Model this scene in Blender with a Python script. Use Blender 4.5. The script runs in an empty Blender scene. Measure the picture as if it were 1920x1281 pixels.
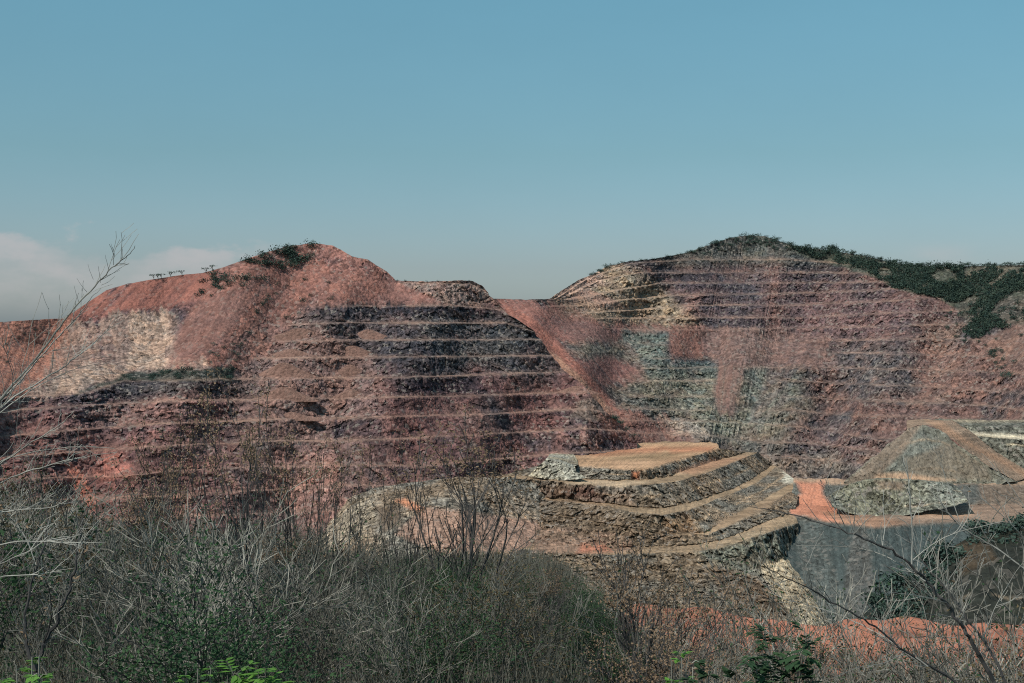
import bpy, math, random
import numpy as np
random.seed(7)
rng = np.random.default_rng(11)
scene = bpy.context.scene
COL = scene.collection
F, CX, CY, YH = 2667.0, 960.0, 640.5, 606.0
PITCH = math.atan((CY - YH) / F)
SP, CP = math.sin(PITCH), math.cos(PITCH)

# ------------------------------------------------------------------ helpers
def world(px, py, D):
    """point seen in direction (px, py) of the survey photo at horizontal distance D (camera at the origin, looking along +Y)"""
    px, py, D = np.broadcast_arrays(np.asarray(px, float), np.asarray(py, float), np.asarray(D, float))
    x = (px - CX) / F; v = -(py - CY) / F
    y = CP + v * SP; z = -SP + v * CP
    return np.stack([x / y * D, D, z / y * D], -1)

def depth_on(py, z):
    """distance at which a level surface of height z is seen at row py"""
    return -z * F / np.maximum(np.asarray(py, float) - YH, 1.0)

def hashf(ix, iy, iz, seed):
    h = (ix.astype(np.int64) * 374761393 + iy.astype(np.int64) * 668265263 + iz.astype(np.int64) * 2147483647 + seed * 974634777)
    h = (h ^ (h >> 13)) * 1274126177
    h = h & 0x7fffffff
    h = (h ^ (h >> 15)) * 73244475
    h = (h & 0x7fffffff) ^ ((h & 0x7fffffff) >> 16)
    return (h & 0xffffff) / float(0xffffff)

def vnoise(P, s=1.0, seed=0):
    Q = P / s
    i = np.floor(Q); f = Q - i; f = f * f * (3 - 2 * f)
    ix, iy, iz = i[..., 0], i[..., 1], i[..., 2]
    r = 0
    for a in (0, 1):
        wa = f[..., 0] if a else 1 - f[..., 0]
        for b in (0, 1):
            wb = f[..., 1] if b else 1 - f[..., 1]
            for c in (0, 1):
                wc = f[..., 2] if c else 1 - f[..., 2]
                r = r + wa * wb * wc * hashf(ix + a, iy + b, iz + c, seed)
    return r * 2 - 1

def fbm(P, s, octv=4, seed=0, gain=0.5):
    r = 0; a = 1; t = 0
    for k in range(octv):
        r = r + a * vnoise(P, s, seed + k * 17); t += a; a *= gain; s *= 0.5
    return r / t

def ridged(P, s, octv=3, seed=0):
    r = 0; a = 1; t = 0
    for k in range(octv):
        r = r + a * (1 - 2 * np.abs(vnoise(P, s, seed + k * 31))); t += a; a *= 0.55; s *= 0.5
    return r / t

def worley(P, s, seed=0):
    Q = P / s
    i = np.floor(Q)
    best = np.full(Q.shape[:-1], 9.0); cid = np.zeros(Q.shape[:-1])
    for a in (-1, 0, 1):
        for b in (-1, 0, 1):
            for c in (-1, 0, 1):
                jx, jy, jz = i[..., 0] + a, i[..., 1] + b, i[..., 2] + c
                d = ((jx + hashf(jx, jy, jz, seed) - Q[..., 0]) ** 2 + (jy + hashf(jx, jy, jz, seed + 5) - Q[..., 1]) ** 2
                     + (jz + hashf(jx, jy, jz, seed + 9) - Q[..., 2]) ** 2)
                m = d < best
                best = np.where(m, d, best)
                cid = np.where(m, hashf(jx, jy, jz, seed + 13), cid)
    return np.sqrt(best), cid

def lin(c):
    c = np.asarray(c, float) / 255.0
    return np.where(c <= 0.04045, c / 12.92, ((c + 0.055) / 1.055) ** 2.4)

LIT = 0.98
DS = [0.20]
def alb(c):
    l = lin(c); g = (l * np.array([0.3, 0.55, 0.15])).sum()
    return (l * (1 - DS[0]) + g * DS[0]) * np.array([1.0, 1.0, 0.93]) / LIT

def inpoly(px, py, poly, soft):
    """soft membership 0..1 of points in a polygon"""
    pts = np.asarray(poly, float)
    x0, y0 = pts.min(0) - soft - 2; x1, y1 = pts.max(0) + soft + 2
    out = np.zeros(px.shape)
    m = (px > x0) & (px < x1) & (py > y0) & (py < y1)
    if not m.any(): return out
    x = px[m]; y = py[m]
    ins = np.zeros(x.shape, bool); dist = np.full(x.shape, 1e9)
    n = len(pts)
    for k in range(n):
        ax, ay = pts[k]; bx, by = pts[(k + 1) % n]
        cond = ((ay > y) != (by > y))
        xx = (bx - ax) * (y - ay) / ((by - ay) if by != ay else 1e-9) + ax
        ins ^= cond & (x < xx)
        l2 = (bx - ax) ** 2 + (by - ay) ** 2 + 1e-9
        t = np.clip(((x - ax) * (bx - ax) + (y - ay) * (by - ay)) / l2, 0, 1)
        dist = np.minimum(dist, np.hypot(x - ax - t * (bx - ax), y - ay - t * (by - ay)))
    sd = np.where(ins, dist, -dist)
    out[m] = np.clip(sd / max(soft, 0.01) * 0.5 + 0.5, 0, 1)
    return out

def smooth(a, b, x):
    t = np.clip((np.asarray(x, float) - a) / (b - a), 0, 1)
    return t * t * (3 - 2 * t)

def curve(pts, x):
    p = np.asarray(pts, float)
    return np.interp(x, p[:, 0], p[:, 1])

def tag(o, label=None, cat=None, group=None, kind=None):
    if label: o['label'] = label
    if cat: o['category'] = cat
    if group: o['group'] = group
    if kind: o['kind'] = kind
    return o

def mesh_from(name, verts, faces_flat, fsize, mat=None, col=None, rub=None, parent=None, smooth_sh=False):
    """verts (n,3), faces_flat flat index array, fsize 3 or 4"""
    me = bpy.data.meshes.new(name)
    n = len(verts); nf = len(faces_flat) // fsize
    me.vertices.add(n); me.vertices.foreach_set('co', np.ascontiguousarray(verts, dtype=np.float32).ravel())
    me.loops.add(nf * fsize); me.loops.foreach_set('vertex_index', np.ascontiguousarray(faces_flat, dtype=np.int32))
    me.polygons.add(nf); me.polygons.foreach_set('loop_start', np.arange(0, nf * fsize, fsize, dtype=np.int32))
    me.polygons.foreach_set('use_smooth', np.full(nf, smooth_sh))
    me.update(calc_edges=True)
    if col is not None:
        at = me.color_attributes.new('Col', 'FLOAT_COLOR', 'POINT')
        c4 = np.ones((n, 4), np.float32); c4[:, :3] = col
        if rub is not None: c4[:, 3] = rub
        at.data.foreach_set('color', c4.ravel())
    if mat: me.materials.append(mat)
    o = bpy.data.objects.new(name, me); COL.objects.link(o)
    if parent: o.parent = parent
    return o

def grid_faces(R, C):
    a = np.arange(R * C).reshape(R, C)
    q = np.stack([a[:-1, :-1], a[1:, :-1], a[1:, 1:], a[:-1, 1:]], -1)
    return q.reshape(-1)

def grid_obj(name, V, mat, col, rub, smooth_sh=False):
    R, C = V.shape[:2]
    return mesh_from(name, V.reshape(-1, 3), grid_faces(R, C), 4, mat, col.reshape(-1, 3), rub.reshape(-1), None, smooth_sh)

# ------------------------------------------------------------------ materials
def new_mat(name):
    m = bpy.data.materials.new(name); m.use_nodes = True
    nt = m.node_tree; nt.nodes.clear()
    out = nt.nodes.new('ShaderNodeOutputMaterial'); b = nt.nodes.new('ShaderNodeBsdfPrincipled')
    nt.links.new(b.outputs[0], out.inputs[0])
    b.inputs['Specular IOR Level'].default_value = 0.15
    b.inputs['Roughness'].default_value = 0.95
    return m, nt, b

def N(nt, t, **kw):
    n = nt.nodes.new(t)
    for k, v in kw.items():
        if k in n.inputs: n.inputs[k].default_value = v
        else: setattr(n, k, v)
    return n

def math_node(nt, op, a, b=None, clamp=False):
    n = nt.nodes.new('ShaderNodeMath'); n.operation = op; n.use_clamp = clamp
    for i, v in enumerate((a, b)):
        if v is None: continue
        if isinstance(v, (int, float)): n.inputs[i].default_value = v
        else: nt.links.new(v, n.inputs[i])
    return n.outputs[0]

def rock_material(name, s=1.0, contrast=1.0, bump=0.6, haze=0.0):
    """colour from the surface attribute; grain, cracks and light stones from procedural textures; alpha = how stony"""
    m, nt, b = new_mat(name)
    geo = N(nt, 'ShaderNodeNewGeometry'); L = nt.links
    at = N(nt, 'ShaderNodeAttribute', attribute_name='Col')
    n1 = N(nt, 'ShaderNodeTexNoise', Scale=0.55 * s, Detail=5.0, Roughness=0.75); L.new(geo.outputs['Position'], n1.inputs['Vector'])
    n2 = N(nt, 'ShaderNodeTexNoise', Scale=0.06 * s, Detail=4.0, Roughness=0.6); L.new(geo.outputs['Position'], n2.inputs['Vector'])
    vo = N(nt, 'ShaderNodeTexVoronoi', Scale=0.5 * s); L.new(geo.outputs['Position'], vo.inputs['Vector'])
    sep = N(nt, 'ShaderNodeSeparateColor'); L.new(vo.outputs['Color'], sep.inputs[0])
    # factor = 1 + rub*contrast*((cell-0.5)*1.0) + (n1-.5)*0.7 + (n2-.5)*.5
    cell = math_node(nt, 'MULTIPLY', math_node(nt, 'SUBTRACT', sep.outputs[0], 0.5), 1.15 * contrast)
    cell = math_node(nt, 'MULTIPLY', cell, at.outputs['Alpha'])
    g = math_node(nt, 'MULTIPLY', math_node(nt, 'SUBTRACT', n1.outputs[0], 0.5), 1.7 * contrast)
    gk = math_node(nt, 'ADD', math_node(nt, 'MULTIPLY', at.outputs['Alpha'], 0.8), 0.25)
    g = math_node(nt, 'MULTIPLY', g, gk)
    w = math_node(nt, 'MULTIPLY', math_node(nt, 'SUBTRACT', n2.outputs[0], 0.5), 0.7)
    tot = math_node(nt, 'ADD', math_node(nt, 'ADD', cell, g), math_node(nt, 'ADD', w, 1.0))
    tot = math_node(nt, 'MAXIMUM', tot, 0.12)
    mul = N(nt, 'ShaderNodeVectorMath', operation='SCALE'); L.new(at.outputs['Color'], mul.inputs[0]); L.new(tot, mul.inputs['Scale'])
    last = mul.outputs[0]
    # a few pale stones
    st = math_node(nt, 'GREATER_THAN', sep.outputs[1], 0.9)
    st = math_node(nt, 'MULTIPLY', st, math_node(nt, 'MULTIPLY', at.outputs['Alpha'], 0.5))
    mx = N(nt, 'ShaderNodeMix', data_type='RGBA'); L.new(st, mx.inputs[0]); L.new(last, mx.inputs[6]); mx.inputs[7].default_value = (0.40, 0.345, 0.30, 1)
    last = mx.outputs[2]
    L.new(last, b.inputs['Base Color'])
    bp = N(nt, 'ShaderNodeBump', Strength=bump, Distance=1.2 / s)
    h = math_node(nt, 'ADD', math_node(nt, 'MULTIPLY', n1.outputs[0], 1.0), math_node(nt, 'MULTIPLY', vo.outputs['Distance'], -0.5))
    L.new(h, bp.inputs['Height']); L.new(bp.outputs[0], b.inputs['Normal'])
    return m

M_ROCK = rock_material('quarry_rock', 1.0, 1.1, 0.9)
M_NEAR = rock_material('laterite_soil', 8.0, 0.7, 0.7)

def plain_mat(name, c1, c2, scale=3.0, rough=0.9, transl=0.0, rnd=0.5, pos='Object', spec=0.15):
    """two-tone procedural material with per-object variation"""
    m, nt, b = new_mat(name); L = nt.links
    tc = N(nt, 'ShaderNodeTexCoord'); oi = N(nt, 'ShaderNodeObjectInfo')
    n1 = N(nt, 'ShaderNodeTexNoise', Scale=scale, Detail=3.0, Roughness=0.7); L.new(tc.outputs[pos], n1.inputs['Vector'])
    cr = N(nt, 'ShaderNodeMapRange'); cr.inputs[1].default_value = 0.32; cr.inputs[2].default_value = 0.68; L.new(n1.outputs[0], cr.inputs[0])
    mx = N(nt, 'ShaderNodeMix', data_type='RGBA'); L.new(cr.outputs[0], mx.inputs[0])
    mx.inputs[6].default_value = (*c1, 1); mx.inputs[7].default_value = (*c2, 1)
    k = math_node(nt, 'ADD', math_node(nt, 'MULTIPLY', oi.outputs['Random'], rnd), 1 - rnd / 2)
    sc = N(nt, 'ShaderNodeVectorMath', operation='SCALE'); L.new(mx.outputs[2], sc.inputs[0]); L.new(k, sc.inputs['Scale'])
    L.new(sc.outputs[0], b.inputs['Base Color'])
    b.inputs['Roughness'].default_value = rough; b.inputs['Specular IOR Level'].default_value = spec
    if transl > 0:
        out = [n for n in nt.nodes if n.type == 'OUTPUT_MATERIAL'][0]
        t = N(nt, 'ShaderNodeBsdfTranslucent'); L.new(sc.outputs[0], t.inputs[0])
        ms = N(nt, 'ShaderNodeMixShader'); ms.inputs[0].default_value = transl
        L.new(b.outputs[0], ms.inputs[1]); L.new(t.outputs[0], ms.inputs[2]); L.new(ms.outputs[0], out.inputs[0])
    return m

M_FARLEAF = plain_mat('far_foliage', (0.018, 0.042, 0.042), (0.085, 0.120, 0.085), 0.22, rnd=0.5, pos='Object')
M_FARWOOD = plain_mat('far_bark', (0.07, 0.06, 0.055), (0.12, 0.10, 0.09), 2.0)
M_TWIG = plain_mat('grey_bark', (0.035, 0.033, 0.03), (0.34, 0.32, 0.27), 1.7, rnd=1.0)
M_STICK = plain_mat('dry_sticks', (0.02, 0.022, 0.018), (0.19, 0.185, 0.15), 1.1, rnd=0.0)
M_TWIGD = plain_mat('dark_bark', (0.03, 0.03, 0.03), (0.11, 0.10, 0.095), 1.6, rnd=0.5)
M_TWIGL = plain_mat('pale_bark', (0.09, 0.088, 0.08), (0.40, 0.39, 0.35), 2.2, rnd=0.2)
M_SEED = plain_mat('rust_seed_heads', (0.14, 0.095, 0.06), (0.36, 0.25, 0.165), 2.5, rnd=0.4, transl=0.2)
M_LEAF = plain_mat('shrub_leaf', (0.022, 0.052, 0.03), (0.065, 0.12, 0.05), 1.2, rnd=0.6, transl=0.2)
M_LEAFB = plain_mat('bright_leaf', (0.10, 0.24, 0.035), (0.20, 0.40, 0.08), 9.0, rough=0.6, rnd=0.3, transl=0.35, spec=0.3)
M_DRY = plain_mat('dry_leaf', (0.05, 0.045, 0.025), (0.15, 0.11, 0.06), 1.5, rnd=0.6, transl=0.15)
# ------------------------------------------------------------------ landforms
C_ORANGE, C_RED, C_MAUVE = (178, 108, 90), (152, 94, 86), (136, 102, 98)
C_DARK, C_DARKR, C_BLUE = (84, 72, 78), (118, 78, 74), (76, 86, 96)
C_GREEN, C_PALE, C_TAN, C_GREY = (116, 128, 116), (196, 168, 148), (158, 134, 112), (120, 116, 100)
C_BENCH = (190, 150, 128)

name_far = [True]
def paint(px, py, P, base, ops, rub0):
    """albedo and stoniness of the ground: polygons laid over a base, edges broken by noise"""
    wx = px + 7 * fbm(P, 22, 3, 71); wy = py + 5 * fbm(P, 18, 3, 72)
    col = base.copy(); rub = rub0.copy(); mott = fbm(P * np.array([1, 1, 1.5]), 13, 4, 75, 0.65)
    for op in ops:
        poly, c, rb, soft = op[:4]
        amt = op[4] if len(op) > 4 else 1.0
        streak = op[5] if len(op) > 5 else None
        if streak is None and rb > 0.75:
            m = inpoly(wx + 9 * mott, wy + 6 * mott, poly, soft * 1.2) * amt * (0.55 + 0.45 * smooth(-0.35, 0.1, mott))
        else:
            if name_far[0] and streak is not None:
                uu = (px - (py - 600) * streak[0]) if len(streak) == 1 else np.arctan2(px - streak[0], np.abs(py - streak[1]) + 1) * 180
                fing = fbm(np.stack([uu, 0 * uu + 3.3, py * 0.012], -1), 9, 4, 97, 0.7)
                ll = streak[0] if len(streak) == 1 else 0
                m = inpoly(px + 0.5 * (wx - px) + 26 * fing * ll, py + 0.5 * (wy - py) + 26 * fing, poly, 5.0)
                m = np.clip(m * (0.85 + 0.9 * fing + 0.3 * mott), 0, 1) * amt
            elif name_far[0]:
                m = smooth(0.3, 0.7, inpoly(px + 0.8 * (wx - px) + 5 * mott, py + 0.8 * (wy - py) + 3 * mott, poly, 9.0) + 0.25 * mott) * amt
            else:
                m = inpoly(px + 0.45 * (wx - px), py + 0.45 * (wy - py), poly, min(soft, 4.5)) * amt
        if not m.any(): continue
        cc = alb(c)[None] * np.ones(col.shape)
        if streak is not None:
            if len(streak) == 1:        # parallel streaks leaning by streak[0]
                u = px - (py - 600) * streak[0]
            else:                       # fan around an apex
                u = np.arctan2(px - streak[0], np.abs(py - streak[1]) + 1) * 180
            Q = np.stack([u, np.zeros_like(u), py * 0.03], -1)
            k = 1 + 0.48 * fbm(Q, 6, 4, 91, 0.75)
            cc = cc * k[..., None]
        col = col * (1 - m[..., None]) + cc * m[..., None]
        rub = rub * (1 - m) + rb * m
    return col, rub

def benched(name, px, levels, Dlin, width, smooth_polys, base_fn, ops, nface, band, label, cat, edge=None, turn=0,
            amp=1.0, seed=0, bench_col=C_BENCH, strength=None, dust=(132, 94, 84), gate=0.95, dim=1.0):
    """a hillside cut in benches: levels = crest lines (py over px); Dlin(px, py) = mean distance"""
    npx = len(px)
    def squeeze(X, Y, sd=0):
        if edge is None: return X
        x0 = edge['from']
        E = np.interp(Y, [p[1] for p in edge['pts']], [p[0] for p in edge['pts']])
        E = E + 4 * fbm(np.stack([E * 0, Y, E * 0], -1), 14, 3, seed + 9)
        t = np.clip((px - x0) / (px[-1] - x0), 0, 1)
        return np.where(px > x0, x0 + (E - x0) * t, px)
    LV = []
    for l in levels:
        X = px.copy()
        for it in range(12): X = 0.5 * X + 0.5 * squeeze(X, curve(l, X))
        LV.append(curve(l, X))
    for k in range(1, len(LV)):
        wob = 1.3 * fbm(np.stack([px, px * 0 + k * 50, px * 0], -1), 30, 4, seed + k)
        LV[k] = np.maximum(LV[k] + wob, LV[k - 1] + 1.5)
    rows_py, rows_dev, rows_b, rows_f = [], [], [], []
    for k in range(len(LV) - 1):
        a, b = LV[k], LV[k + 1]
        st0 = np.ones(npx) if k > 0 else np.zeros(npx); st1 = np.ones(npx)
        if strength is not None:
            st0 = st0 * strength(k, px); st1 = st1 * strength(k + 1, px)
        vis = (gate - 0.23) + (1.23 - gate) * smooth(-0.25, 0.5, fbm(np.stack([px, px * 0 + k * 77, px * 0], -1), 60, 3, seed + 200 + k))
        bd = np.minimum(band * (0.5 + 0.6 * vis), (b - a) * 0.3) * st1
        toe = b - bd
        hgt = np.maximum(b - a, 1)
        w = np.minimum(width, 0.75 * hgt / 30.0 * 22)
        m = nface[k] if isinstance(nface, (list, tuple)) else nface
        for j in range(m):
            s = j / (m - 1)
            prof = -0.5 * st0 * (1 - s) + 0.5 * st1 * s ** 0.8
            tal = 0.25 * st1 * smooth(0.72, 1.0, s)
            rows_py.append(a + (toe - a) * s)
            rows_dev.append((prof - tal) * w)
            lip = np.exp(-(s / 0.05) ** 2) * st0  # crest lip painted pale: lit edge and dust together in the colour
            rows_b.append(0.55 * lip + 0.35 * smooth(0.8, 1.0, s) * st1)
            fq = np.stack([px * 1.0, px * 0 + k * 41.7, px * 0], -1)
            fn = fbm(fq, 26, 3, seed + 300, 0.6); lo = fbm(fq, 120, 2, seed + 301)
            rows_f.append(smooth(0.0, 0.22, fn + 0.25 * lo - 0.42 + 0.42 * s) * smooth(0.05, 0.3, s))
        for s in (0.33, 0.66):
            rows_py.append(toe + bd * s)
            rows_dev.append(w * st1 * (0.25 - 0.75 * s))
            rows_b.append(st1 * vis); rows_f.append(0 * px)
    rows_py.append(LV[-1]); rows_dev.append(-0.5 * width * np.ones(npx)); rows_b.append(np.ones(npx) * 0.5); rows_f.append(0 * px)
    PY = np.array(rows_py); DEV = np.array(rows_dev); BN = np.array(rows_b); FN = np.array(rows_f)
    PX = np.broadcast_to(px, PY.shape).copy()
    PX = squeeze(PX, PY)
    mask = np.zeros(PX.shape)
    for sp in smooth_polys:
        mask = np.maximum(mask, inpoly(PX + 5 * 0, PY, sp, 14))
    DL = Dlin(PX, PY)
    P0 = world(PX, PY, DL)
    brk = 0.72 + 0.45 * fbm(P0, 45, 3, seed + 3)
    DEV = DEV * (1 - 0.93 * mask) * np.clip(brk, 0.25, 1.2)
    BN = BN * (1 - 0.95 * mask)
    D = DL + DEV
    if turn:                       # extra columns that run away behind the edge
        k = np.arange(1, turn + 1)
        PX = np.concatenate([PX, PX[:, -1:] - 0.12 * k[None] ** 1.3], 1)
        PY = np.concatenate([PY, PY[:, -1:] + 0 * k[None]], 1)
        D = np.concatenate([D, D[:, -1:] + (k[None] * 2.0) ** 1.35], 1)
        FN = np.concatenate([FN, np.repeat(FN[:, -1:], turn, 1)], 1)
        BN = np.concatenate([BN, np.repeat(BN[:, -1:], turn, 1)], 1); mask = np.concatenate([mask, np.repeat(mask[:, -1:], turn, 1)], 1)
        # round the corner
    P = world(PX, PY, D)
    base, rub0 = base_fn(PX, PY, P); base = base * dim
    lean = np.where(PX < 1420, 0.62, -0.45) if name.startswith('pit') else np.where(PX < 600, -0.35, 0.5)
    lx = np.interp(PX, [900, 1330, 1480, 1900], [0.75, 0.55, -0.25, -0.6]) if name.startswith('pit') else np.interp(PX, [0, 500, 900, 1200], [-0.3, -0.1, 0.5, 0.9])
    wv = 16 * fbm(P, 60, 3, seed + 31)
    su = (PX + PY * lx) / 95.0; sv = (PY - PX * lx * 0.75 + wv) / 11.0
    strata = fbm(np.stack([su, sv, su * 0], -1), 1.0, 4, seed + 33, 0.6)
    base = base * (1 + 0.75 * strata * np.clip(rub0, 0, 1))[..., None]
    rub0 = rub0 * (0.62 + 0.38 * smooth(-0.3, 0.3, fbm(P, 50, 3, seed + 90)))
    df = (FN * 0.65 * (1 - mask))[..., None]
    base = base * (1 - df) + (0.5 * base + 0.62 * alb(dust)) * df
    rub0 = rub0 * (1 - 0.7 * df[..., 0])
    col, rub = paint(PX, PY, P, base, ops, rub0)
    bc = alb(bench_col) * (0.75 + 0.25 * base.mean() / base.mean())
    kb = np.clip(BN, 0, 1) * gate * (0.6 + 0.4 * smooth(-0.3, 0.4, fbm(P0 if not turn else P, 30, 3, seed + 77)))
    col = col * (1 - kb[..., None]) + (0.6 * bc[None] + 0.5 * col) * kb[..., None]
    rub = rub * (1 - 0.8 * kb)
    # relief
    f1, c1 = worley(P * np.array([1, 1, 1.3]), 3.2, seed + 1)
    f2, c2 = worley(P, 7.5, seed + 2)
    f3, c3 = worley(P * np.array([1, 1, 1.2]), 1.7, seed + 4)
    big = ridged(P * np.array([1, 1, 0.6]), 34, 3, seed + 5)
    rel = (0.9 * (c3 - 0.5) + 0.5 * (0.5 - f3)) * (0.15 + rub) + (1.7 * (c1 - 0.5) + 1.0 * (0.5 - f1)) * (0.15 + 1.0 * rub) + (2.6 * (c2 - 0.5) + 1.2 * (0.5 - f2)) * (0.1 + rub) + big * 3.2 * (0.2 + 0.8 * rub) + 2.6 * strata * rub
    rel = rel * (1 - 0.8 * np.clip(BN, 0, 1)) * (1 - 0.55 * mask) * amp * 0.85
    rel[0] *= 0.3
    D = D - rel
    PYd = PY + (0.9 * fbm(P, 4, 2, seed + 8)) * (0.3 + rub) * (1 - np.clip(BN, 0, 1))
    P = world(PX, PYd, D)
    # weathering: cell-wise tint so neighbouring blocks differ
    tint = 1 + (0.55 * (c3 - 0.5) + 0.5 * (c1 - 0.5) + 0.3 * (c2 - 0.5)) * (0.12 + rub)
    spk = rng.normal(size=tint.shape); spk = np.clip(spk, -2, 2.2)
    tint = np.maximum(tint + 0.12 * spk * (0.2 + rub), 0.12)
    warm = (c2 - 0.5) * 0.16 * rub
    col = col * tint[..., None] * np.stack([1 + warm, np.ones_like(warm), 1 - warm], -1)
    g_ = col.mean(-1, keepdims=True); col = np.maximum(g_ + (col - g_) * 1.02, 0.01) * np.array([0.92, 0.87, 0.86]) + np.array([0.007, 0.012, 0.018])  # last term: faint blue distance haze painted into the mountain colour
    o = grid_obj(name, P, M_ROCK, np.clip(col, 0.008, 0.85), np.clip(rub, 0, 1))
    tag(o, label, cat, None, 'structure')
    return o, (PX, PYd, D)

# ---- left mountain
LM_SKY = [(-260, 612), (-50, 608), (0, 604), (60, 600), (120, 597), (140, 584), (160, 570), (200, 544), (240, 532), (280, 525), (345, 515), (380, 512), (420, 501),
          (455, 488), (500, 473), (540, 462), (575, 457), (600, 457), (625, 461), (645, 472), (660, 481), (690, 487), (705, 497), (725, 509), (742, 526), (800, 528), (860, 526), (886, 527),
          (905, 535), (918, 547), (930, 556), (960, 562), (1200, 800)]
LM_L = [LM_SKY,
    [(-260, 628), (0, 618), (120, 610), (200, 570), (300, 548), (420, 528), (560, 527), (742, 529), (880, 533), (935, 560), (1200, 640)],
    [(-260, 645), (0, 640), (150, 622), (250, 588), (400, 577), (580, 576), (700, 575), (850, 574), (950, 583), (1200, 660)],
    [(-260, 665), (0, 660), (300, 625), (520, 611), (640, 607), (950, 607), (1200, 680)],
    [(-260, 685), (0, 680), (300, 652), (500, 641), (700, 639), (1020, 638), (1200, 700)],
    [(-260, 708), (0, 703), (300, 683), (500, 673), (700, 671), (1060, 668), (1200, 720)],
    [(-260, 750), (0, 746), (120, 742), (170, 736), (230, 716), (430, 712), (560, 711), (800, 708), (1090, 697), (1200, 740)],
    [(-260, 790), (0, 772), (200, 759), (350, 752), (480, 751), (750, 746), (900, 743), (1050, 738), (1130, 735), (1200, 765)],
    [(-260, 838), (0, 820), (100, 811), (300, 796), (450, 791), (560, 786), (700, 784), (900, 779), (1100, 768), (1200, 785)],
    [(-260, 870), (0, 858), (128, 850), (308, 838), (488, 829), (620, 828), (700, 826), (900, 817), (1100, 805), (1200, 812)],
    [(-260, 905), (0, 900), (210, 895), (338, 884), (465, 878), (660, 872), (790, 876), (900, 866), (1027, 854), (1200, 845)],
    [(-260, 945), (0, 942), (210, 936), (278, 933), (500, 920), (655, 911), (740, 912), (900, 900), (1200, 880)],
    [(-260, 985), (200, 975), (600, 960), (900, 945), (1200, 930)],
    [(-260, 1040), (200, 1030), (600, 1015), (900, 1000), (1200, 1000)]]
LM_B = [(-260, 650), (0, 735), (128, 762), (308, 800), (620, 834), (800, 852), (1100, 905), (1200, 950)]
def D_lm(px, py):
    b = curve(LM_B, px)
    steep = np.where(py < 700, 0.42 * (900 - py), 0.42 * (900 - py))
    left = smooth(480, 150, px) * smooth(745, 640, py) * 55    # the old dump slope lies further back
    nose = 10 * np.sin(px / 70.0) * smooth(560, 700, py) + 6 * np.sin(px / 31.0 + py / 60)
    return b + steep + left + nose
def lm_base(px, py, P):
    n = fbm(P, 60, 4, 301); n2 = fbm(P, 16, 3, 302)
    a = smooth(-0.35, 0.35, n + 0.5 * n2)[..., None]
    dark = alb(C_DARK)[None] ; red = alb(C_DARKR)[None]
    c = dark * (1 - a) + red * 1.15 * a
    k = smooth(0.0, 0.4, fbm(P * np.array([1, 1, 2.]), 26, 3, 303) )[..., None]
    c = c * (1 - 0.45 * k) + alb((150, 115, 106))[None] * 0.45 * k
    lf = (smooth(560, 250, px) * smooth(770, 900, py))[..., None]
    c = c * (1 - 0.6 * lf) + alb((136, 88, 78))[None] * 0.6 * lf
    md = (smooth(400, 470, px) * smooth(760, 640, px))[..., None]
    c = c * (1 - 0.5 * md) + alb((142, 112, 104))[None] * 0.5 * md
    return c, np.full(px.shape, 0.95)
LM_SM = [[(-260, 560), (120, 560), (345, 490), (460, 460), (760, 450), (760, 570), (560, 585), (470, 690), (330, 706), (230, 708), (150, 730), (-260, 745)]]
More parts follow.
